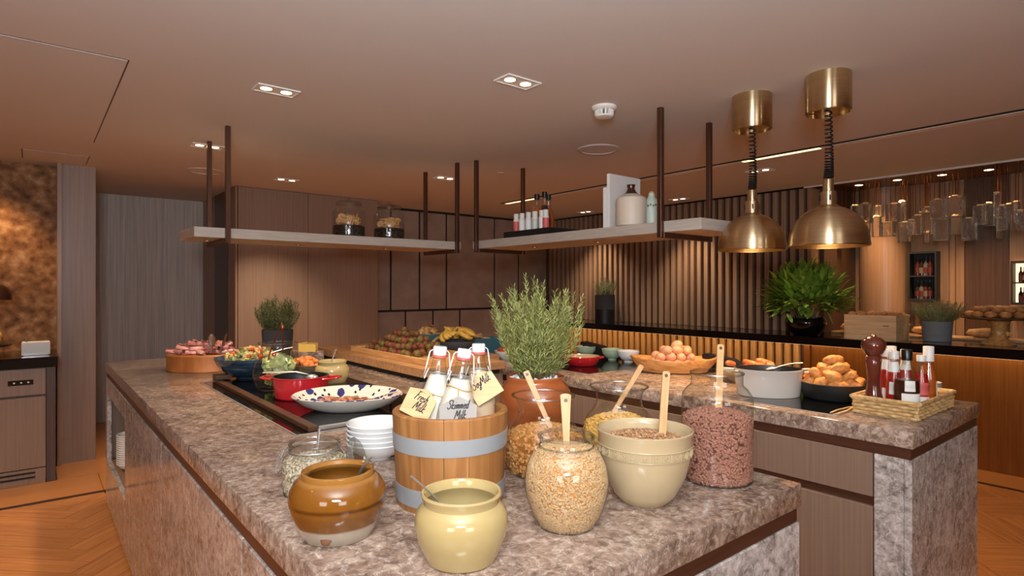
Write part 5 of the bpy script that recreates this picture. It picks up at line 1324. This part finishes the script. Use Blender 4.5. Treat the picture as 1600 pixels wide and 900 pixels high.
for i in range(5):
    for j in range(4):
        for lz in (.155, .212):
            tag(link('bread_roll', bnm2[(i+j) % 3], None, (cx+.17+(j-1.5)*.075, cy+(i-2)*(ln*.185), RZ1+lz+rnd.uniform(-.006, .01)), (rnd.gauss(0, .2), rnd.gauss(0, .2), rnd.uniform(0, 6)), rnd.uniform(.85, 1)), 'brown bread roll filling the pale wooden box', 'bread roll', 'rolls in the wooden box')
# herb in zinc pot
zp = atD(1464, 4.98); zp = (zp[0], zp[1], RZ1)
t = thing('herb_planter', 'bushy thyme in a grey cement pot on the bar', 'potted plant', zp, YAW)
G().lathe([(0, 0), (.095, 0), (.1, .003), (.112, .165), (.113, .17), (.106, .17), (.1, .15), (.08, .03), (0, .025)], 40).build('pot', 'zinc_pot', t)
for z in (.045, .055): rim_ring(t, .104, z, .0018, 'groove_ring', 'zinc_pot', 40)
G().lathe([(0, .03), (.08, .035), (.1, .15), (0, .158)], 30).build('soil', 'soil', t)
rosemary(t, .15, 210, .235, .225, 'thyme', .013, .06, 34, 21, .2, .0036)
# boards and breads behind
t = tag(G().rbox(6.2, 6.46, .2, 2.55, RZ1, RZ1+.022, .004).build('bread_board', 'board_wood', None, 30, fix=False), 'long wooden board along the bar back carrying loaves', 'board')
lfm = G().blob(.15, .055, .045, .1, 3, 18, 10).mesh('bread_loaf', 'bread', 60)
for yy, lab in ((2.36, 'pale long loaf beside the foliage bowl'), (1.74, 'pale long loaf behind the cement pot'), (1.33, 'pale flat loaf between cement pot and cake stand')):
    tag(link('bread_loaf', lfm, None, (6.33, yy, RZ1+.064), (0, 0, PI/2+.1)), lab, 'bread', None)
t = thing('bread_basket', 'tilted wicker bread basket with paper behind the cement pot', 'basket', (6.32, 2.03, RZ1+.022))
G().lathe([(0, 0), (.1, 0), (.13, .09), (.127, .092), (.098, .006), (0, .005)], 30).build('body', 'wicker', t)
plain('paper_warm', (226, 190, 140), .8)
G().prism([(-.09, 0), (.08, -.01), (.1, .14), (-.03, .17)], 0, .002, T(-.02, -.02, .05) @ RZ(-PI/2) @ RX(R_(65))).build('paper_sheet', 'paper_warm', t, 0)
for yy in (1.05, .98):
    t = thing('shaker', 'small glass shaker with steel cap on the bread board', 'shaker', (6.25, yy, RZ1+.022), 0, 'shakers on the board')
    G().lathe([(0, 0), (.016, 0), (.018, .003), (.016, .035), (0, .035)], 20).build('body', 'glass_rim', t); G().lathe([(0, .036), (.016, .036), (.015, .05), (0, .054)], 20).build('cap', 'steel', t)
# cake stand with buns
ck = atD(1560, 4.66); ck = (ck[0], ck[1], RZ1)
t = thing('cake_stand', 'turned wooden cake stand heaped with round buns', 'cake stand', ck)
G().lathe([(0, 0), (.11, 0), (.115, .006), (.105, .02), (.07, .035), (.055, .06), (.045, .1), (.05, .14), (.075, .185), (.08, .195), (0, .195)], 40).build('foot', 'olive_wood', t)
G().lathe([(0, .195), (.2, .2), (.235, .21), (.238, .218), (.23, .22), (0, .214)], 56).build('plate', 'walnut', t)
bm3 = [G().blob(.043, .043, .027, .1, s+5, 12, 8).mesh('round_bun', 'bun', 60) for s in range(3)]
k = 0
for cnt, R, z in ((13, .185, .241), (8, .1, .243), (10, .13, .279), (1, 0, .25), (5, .055, .285)):
    for i in range(cnt):
        a = 2*PI*i/cnt+R; tag(link('round_bun', bm3[k % 3], None, (ck[0]+R*math.cos(a), ck[1]+R*math.sin(a), RZ1+z), (0, 0, k), .98), 'round brown bun on the turned cake stand', 'bun', 'buns on the cake stand'); k += 1
kp = (6.33, .72, RZ1+.022)
t = thing('black_pan', 'low black pan of croissants behind the cake stand', 'pan', kp)
G().lathe([(0, 0), (.15, 0), (.16, .006), (.175, .07), (.172, .074), (.155, .012), (0, .01)], 48).build('body', 'iron_black', t)
crm = G().tube([(-.06, .02, 0), (-.035, .004, .004), (0, -.004, .006), (.035, .004, .004), (.06, .02, 0)], [.008, .02, .028, .02, .008], 10).mesh('croissant', 'bread', 60)
scatter([crm], 16, 'small croissant heaped in the low black pan', 'croissant', 'croissants in the black pan', kp, .115, .115, .05, .12, 'croissant', flat=True, seed=9, dome=1)
# rosemary in cylinder pot against the slats
rs = atD(945, 7.78); rs = (rs[0], rs[1], RZ1)
t = thing('herb_planter', 'dark rosemary in a tall two-tone stone pot against the slats', 'potted plant', rs)
G().lathe([(0, 0), (.13, 0), (.13, .17), (0, .17)], 40).build('pot_base', 'cast_black', t)
G().lathe([(.0, .171), (.132, .171), (.132, .36), (.12, .36), (.115, .2), (0, .2)], 40).build('pot', 'stone_pot', t)
G().lathe([(0, .21), (.114, .21), (.118, .345), (0, .35)], 30).build('soil', 'soil', t)
rosemary(t, .34, 60, .30, .17, 'rosemary_dark', .03, .08, 36, 14, nw=.0025)

# ================================================================ things on the hanging shelves
SZ = 1.8285
def cookie_jar(x, label, seed):
    X = atY(x, 350, 4.25)[0]; t = thing('cookie_jar', label, 'jar', (X, 4.25, SZ))
    JQ = [(0, 0), (.108, 0), (.116, .006), (.118, .02), (.118, .185), (.114, .21), (.096, .23), (.088, .236), (.088, .254)]
    glass_vessel(t, JQ); rim_ring(t, .0885, .254, .0035)
    ld = G().lathe([(0, .278), (.05, .278), (.092, .274), (.098, .266), (.098, .259), (.09, .258), (0, .266)], 40).build('lid', 'glass', t)
    G().lathe([(0, .278), (.012, .279), (.018, .293), (.014, .307), (0, .31)], 24).build('lid_knob', 'glass_rim', ld)
    heap('coffee_beans', 'dark coffee beans in the bottom of the cookie jar, '+('nearer the end of the panelled wall' if seed == 2 else 'farther along the shelf from the tiles'), 'bean', (X, 4.25, SZ), rf(JQ), .004, .085, CHUNK, 900, peak=.006, seed=seed, cat='coffee beans')
    ckm = G().lathe([(0, 0), (.03, 0), (.034, .004), (.032, .009), (0, .011)], 20).mesh('cookie', 'cookie', 50); rnd = random.Random(seed)
    for k in range(40):
        a = 2.4*k; u = math.sqrt(((k*7) % 40+.5)/40); zz = .1+.058*(k/40)+(.015 if u < .5 else 0)
        tag(link('cookie', ckm, None, (X+.07*u*math.cos(a), 4.25+.07*u*math.sin(a), SZ+zz), (rnd.gauss(0, .8)+.3, rnd.gauss(0, .8), rnd.uniform(0, 6.3)), .9), 'tan cookie in the glass jar on the hanging shelf', 'cookie', 'cookies in the shelf jars')
cookie_jar(545, 'glass cookie jar on the shelf in front of the panelled wall', 1)
cookie_jar(608, 'glass cookie jar on the shelf overlapping the tiled wall edge', 2)
# tray of little bottles
def sh(x, f=.1): # a spot on the right shelf, f from the front edge
    return atX(x, 350, 2.771+f)[0]
ty0, ty1 = sh(858, .02), sh(788, .02)
t = thing('black_tray', 'black metal tray of bottles on the hanging shelf', 'tray', (0, 0, 0))
B('tray_base', 'cast_black', 2.785, 3.2, ty0, ty1, SZ, SZ+.006, t)
for a in ((2.785, 2.79, ty0, ty1), (3.195, 3.2, ty0, ty1), (2.79, 3.195, ty0, ty0+.005), (2.79, 3.195, ty1-.005, ty1)): B('tray_side', 'cast_black', *a, SZ+.006, SZ+.045, t)
sb = G().lathe([(0, 0), (.024, 0), (.026, .003), (.026, .07), (.02, .085), (.017, .09), (0, .09)], 28)
for k, (x, lab) in enumerate(((807, 'red'), (816, 'white'), (826, 'white'), (836, 'green'), (847, 'white'), (853, 'red'), (862, 'green'))):
    if x > 856: continue
    yy = sh(x, .07); t = thing('spice_jar', 'small white spice jar with %s band on the black tray' % lab, 'jar', (2.84, yy, SZ+.0065), YAW, 'spice jars on the black tray')
    G().lathe([(0, 0), (.022, 0), (.024, .003), (.024, .125), (.019, .135), (0, .135)], 28).build('body', 'white_matt', t)
    G().lathe([(.0245, .035), (.0245, .115)], 28).build('band', {'red': 'red_rubber', 'white': 'label_white', 'green': 'sage'}[lab], t)
    G().lathe([(0, .135), (.02, .135), (.02, .17), (.018, .173), (0, .173)], 28).build('cap', 'white_plastic', t)
BT = [(0, 0), (.04, 0), (.044, .006), (.045, .135), (.04, .17), (.024, .22), (.018, .25), (.018, .29)]
for k, (x, f, liq, lab) in enumerate(((839, .2, 'amber', 'amber syrup bottle with black cap on the tray, beside the hanger post'), (851, .17, 'dark_sauce', 'dark syrup bottle with black cap and pale label on the tray'), (857, .28, 'amber', 'amber syrup bottle with black cap on the tray, towards the books'))):
    yy = max(sh(x, f), ty0+.05); t = thing('syrup_bottle', lab, 'bottle', (2.771+f, yy, SZ+.0065), YAW, 'syrup bottles on the black tray')
    G().lathe(BT, 36).build('glass_body', 'glass', t); f_ = rf(BT)
    G().lathe([(0, .003)]+[(f_(.004+.22*k2/10)-.001, .004+.22*k2/10) for k2 in range(11)]+[(0, .224)], 30).build('syrup', liq, t)
    G().lathe([(0, .285), (.02, .285), (.02, .325), (0, .327)], 24).build('cap', 'cap_black', t)
    if k == 1: G().prism([(-.018, .1), (.012, .1), (.012, .16), (-.018, .16)], 0, .001, T(-.01, -.0462, 0) @ FRONT).build('label', 'label_white', t, 0)
# books and vases
def book(x, f, th_, h_, dp, lab, mat='paper'):
    yy = sh(x, f); t = thing('book', lab, 'book', (2.771+f, yy, SZ), 0)
    B('cover', mat, 0, dp, 0, .003, 0, h_, t); B('cover', mat, 0, dp, th_-.003, th_, 0, h_, t); B('spine', 'label_white', -.003, 0, 0, th_, 0, h_, t); B('pages', 'paper', .0, dp-.006, .0035, th_-.0035, .004, h_-.004, t)
plain('book_cover', (214, 208, 202), .5)
yb0 = sh(953, .06)
book(953, .06, .022, .345, .30, 'tall white book standing behind the cream vase', 'book_cover')
t2 = book(947, .06, .03, .262, .22, 'shorter white book standing beside the tall white book', 'book_cover')
for o in COL.objects:
    if o.get('label') == 'shorter white book standing beside the tall white book': o.location.y = yb0+.0245
vx = 2.771+.115; vy = sh(986, .115)
t = thing('cream_vase', 'large cream bottle vase with dark bronze neck on the shelf', 'vase', (vx, vy, SZ))
G().lathe([(0, 0), (.078, 0), (.09, .008), (.093, .03), (.095, .16), (.09, .178), (.06, .198), (.045, .204), (0, .204)], 48).build('body', 'vase', t)
G().lathe([(0, .204), (.044, .2045), (.03, .218), (.022, .235), (.023, .25), (.027, .262), (.022, .263), (0, .25)], 32).build('neck', 'hanger_bronze', t)
vy2 = yb0+.115
t = tag(G().lathe([(0, 0), (.042, 0), (.045, .005), (.045, .15), (.036, .175), (.018, .195), (.016, .225), (0, .226)], 32).build('white_bottle', 'white_matt', None, loc=(3.02, vy2, SZ)), 'slim matt white bottle beside the white books', 'bottle')
t = thing('sage_bottle', 'pale sage bottle with patterned collar between vase and hanger post', 'bottle', (2.771+.25, sh(1018, .25), SZ), YAW)
G().lathe([(0, 0), (.042, 0), (.046, .005), (.046, .15), (.04, .17), (.024, .19), (.02, .2), (.02, .215), (0, .216)], 36).build('body', 'sage', t)
g = G()
for k in range(18): g.box(-.004, .004, -.0475, -.0458, .128+.006*(k % 2), .14+.006*(k % 2), RZ(2*PI*k/18))
g.build('pattern_band', 'label_dark', t, 0); G().lathe([(0, .216), (.016, .216), (.015, .226), (0, .228)], 20).build('cork', 'spoon_wood', t)

# ================================================================ left service station
wd = at(56, 552, .94)
t = thing('white_dish', 'white rectangular porcelain dish with spoon on the service cabinet', 'dish', (wd[0], 5.78, .94), 0)
g = G()
for a in ((-.085, .085, -.06, -.053, .006, .1), (-.085, .085, .053, .06, .006, .1), (-.085, -.078, -.053, .053, .006, .1), (.078, .085, -.053, .053, .006, .1), (-.075, .075, -.052, .052, 0, .008)): g.rbox(*a, .003)
g.build('body', 'white_porcelain', t, 30)
G().tube([(-.0, 0, .02), (-.06, .0, .11), (-.085, .01, .15)], [.004, .004, .007], 8, flat=.5).build('spoon', 'steel', t)
t = thing('heat_lamp', 'dark dome heat lamp over the service cabinet', 'lamp', (atY(-8, 450, 5.85)[0], 5.85, 1.36))
G().lathe([(.1, 0), (.098, .04), (.08, .085), (.045, .115), (.02, .12), (0, .12), (0, .112), (.04, .108), (.075, .08), (.092, .04), (.096, 0), (.1, 0)], 40).build('shade', 'hanger_bronze', t)
G().tube([(0, 0, .11), (0, 0, CZ-1.36)], .008, 10).build('stem', 'hanger_bronze', t); G().blob(.03, .03, .035, 0, 0, 14, 10, T(0, 0, .05)).build('bulb', 'lamp_glow', t)
spot('heat_lamp_spot', (t.location.x, 5.85, 1.39), (t.location.x+.1, 5.9, 0), 10, WARM, 120, .6, .03)
t = thing('serving_stand', 'turned wooden serving stand with black plate under the dark heat lamp', 'stand', (atY(-14, 540, 5.85)[0], 5.85, .94))
G().lathe([(0, 0), (.07, 0), (.06, .01), (.03, .03), (.028, .07), (0, .07)], 32).build('foot', 'log_wood', t); G().lathe([(0, .07), (.09, .072), (.12, .082), (.118, .086), (0, .08)], 40).build('plate', 'cast_black', t)
G().blob(.07, .06, .06, .1, 4, 14, 9, T(0, 0, .138)).build('bread_dome', 'bread', t)
spot('station_spot', (-.3, 5.9, CZ-.03), (-.2, 6.3, .9), 42, WARM, 80, .8, .05)
spot('station_spot', (-1.3, 5.9, CZ-.03), (-1.2, 6.3, .9), 44, WARM, 80, .8, .05)

# ================================================================ glass chandelier over the bar
CHN = [(280, 360, 520, 95), (300, 520, 605, 40), (370, 470, 635, 75), (385, 385, 470, 80), (465, 515, 632, 115), (505, 365, 515, 100), (580, 345, 505, 75), (605, 515, 680, 110), (655, 500, 625, 60), (710, 460, 618, 80), (800, 440, 615, 60), (785, 600, 682, 35), (870, 330, 490, 110), (910, 490, 665, 125), (1020, 300, 470, 150), (1030, 470, 615, 110), (1135, 485, 665, 110), (1225, 380, 535, 110), (1300, 360, 545, 90), (1385, 480, 650, 50), (1365, 275, 470, 55), (1410, 380, 580, 80), (1465, 370, 530, 40), (1530, 350, 520, 50), (1560, 420, 590, 70), (790, 400, 440, 130), (190, 380, 540, 70), (100, 420, 560, 80), (1640, 380, 560, 80), (1700, 450, 620, 60)]
rnd = random.Random(4)
for k, (u, v0, v1, wpx) in enumerate(CHN):
    x = 1300+u/5.293; X = 6.22+.13*((k*5) % 4); Y, zt = atX(x, 250+v0/5.293, X); _, zb_ = atX(x, 250+v1/5.293, X); d = SN*X+CS*Y
    s = wpx/5.293*d/FPX/2*.8; hgt = max(zt-zb_, .05)
    if Y > 2.6: continue
    asp = (zt-zb_)/(2*s); kind_ = 'tall slim' if asp > 2.6 else 'upright' if asp > 1.35 else 'broad flat' if asp < .8 else 'squarish'
    t = thing('glass_pendant', kind_+' bubbled glass block hung on copper rods over the bar', 'pendant', (X, Y, 2.5), 0, 'glass blocks of the bar chandelier')
    z0 = zb_-2.5; z1 = z0+hgt
    G().rbox(-s*.7, s*.7, -s, s, z0, z1, .006).build('glass_block', 'bubble_glass', t, 30)
    if min(s, hgt) > .03:
        g = G()
        for a, b_ in ((-1, -1), (1, 1)): g.box(-s*.72, s*.72, b_*s-.003, b_*s+.003, z0, z1)
        g.box(-s*.72, s*.72, -s, s, z0-.004, z0+.004); g.build('glass_edge', 'glass_rim', t, 0)
    G().rbox(-.02, .02, -.02, .02, z1, z1+.012, .003).build('cap', 'brass_inside', t, 30)
    for q in (-1, 1): G().tube([(0, q*min(s*.5, .02), z1+.01), (0, q*min(s*.5, .02), 0)], .0028, 6).build('rod', 'copper_rod', t)
for x, y_ in ((1342, 289), (1402, 281), (1472, 273), (1545, 265)):
    X, Y = at(x, y_, 2.5)
    X = min(max(X, 6.36), 6.7); t = thing('bar_downlight', 'round recessed downlight above the glass chandelier', 'downlight', (X, Y, 2.5), 0, 'downlights above the chandelier')
    G().lathe([(.035, 0), (.05, 0), (.05, -.005), (.035, -.003), (.035, 0)], 28).build('ring', 'bronze', t); G().lathe([(0, -.004), (.034, -.004), (.034, -.001), (0, -.001)], 24).build('lamp', 'lamp_glow', t)
    spot('bar_spot', (X, Y, 2.485), (X, Y, 0), 55, WARM, 90, .8, .03)
spot('column_spot', (6.68, (ya+yb)/2*0+atX(1385, 400, 7.0)[0], 2.48), (6.95, atX(1385, 400, 7.0)[0], 1.3), 14, WARM, 60, .8, .02)

# bottle cabinets on the back wall
plain('bottle_dark', (34, 26, 18), .2); plain('label_red', (74, 14, 12), .6); plain('label_aged', (92, 78, 64), .6)
def bottle_cabinet(x0, x1, y0, y1, label, lit, n, depth=.13, bl=()):
    Ya, z1 = atX(x0, y0, BX-depth); Yb, _ = atX(x1, y0, BX-depth); _, z0 = atX(x0, y1, BX-depth)
    t = thing('bottle_cabinet', label, 'cabinet', (BX-depth/2-.022, (Ya+Yb)/2, 0)); w2 = (Ya-Yb)/2; h = depth/2
    bkm = 'fridge_glow' if lit else 'black_matt'
    B('back', bkm, h-.006, h, -w2, w2, z0, z1, t)
    for nm, a in (('side', (-h, h-.006, -w2, -w2+.014, z0, z1)), ('side', (-h, h-.006, w2-.014, w2, z0, z1)), ('top', (-h, h-.006, -w2+.014, w2-.014, z1-.02, z1)), ('shelf', (-h, h-.006, -w2+.014, w2-.014, z0, z0+.02)), ('shelf', (-h, h-.006, -w2+.014, w2-.014, (z0+z1)/2-.006, (z0+z1)/2+.006))): B(nm, 'black_matt', *a, t)
    for r, zz in enumerate((z0+.0205, (z0+z1)/2+.0065)):
        hh_ = (z1-z0)/2-.06
        for k in range(n):
            yy = -w2+.05+(2*w2-.1)*(k+.5)/n
            bt = thing('wine_bottle', 'small bottle with red label inside the '+label, 'bottle', (BX-depth/2-.03, (Ya+Yb)/2+yy, zz), 0, 'bottles in the '+label)
            sc_ = hh_/.3
            G().lathe([(0, 0), (.035*sc_, 0), (.037*sc_, .17*sc_), (.014*sc_, .22*sc_), (.013*sc_, .3*sc_), (0, .3*sc_)], 16).build('body', ('bottle_dark', 'dark_sauce', 'stone_pot')[(k+r) % 3], bt)
            G().lathe([(.0378*sc_, .04*sc_), (.0382*sc_, .13*sc_)], 16).build('label', ('label_red', 'label_aged', 'label_red')[(k+2*r) % 3], bt)
    return t
bottle_cabinet(1420, 1464, 394, 470, 'dark bottle niche on the back wall', False, 4)
bottle_cabinet(1580, 1625, 408, 476, 'lit bottle fridge on the back wall', True, 4)
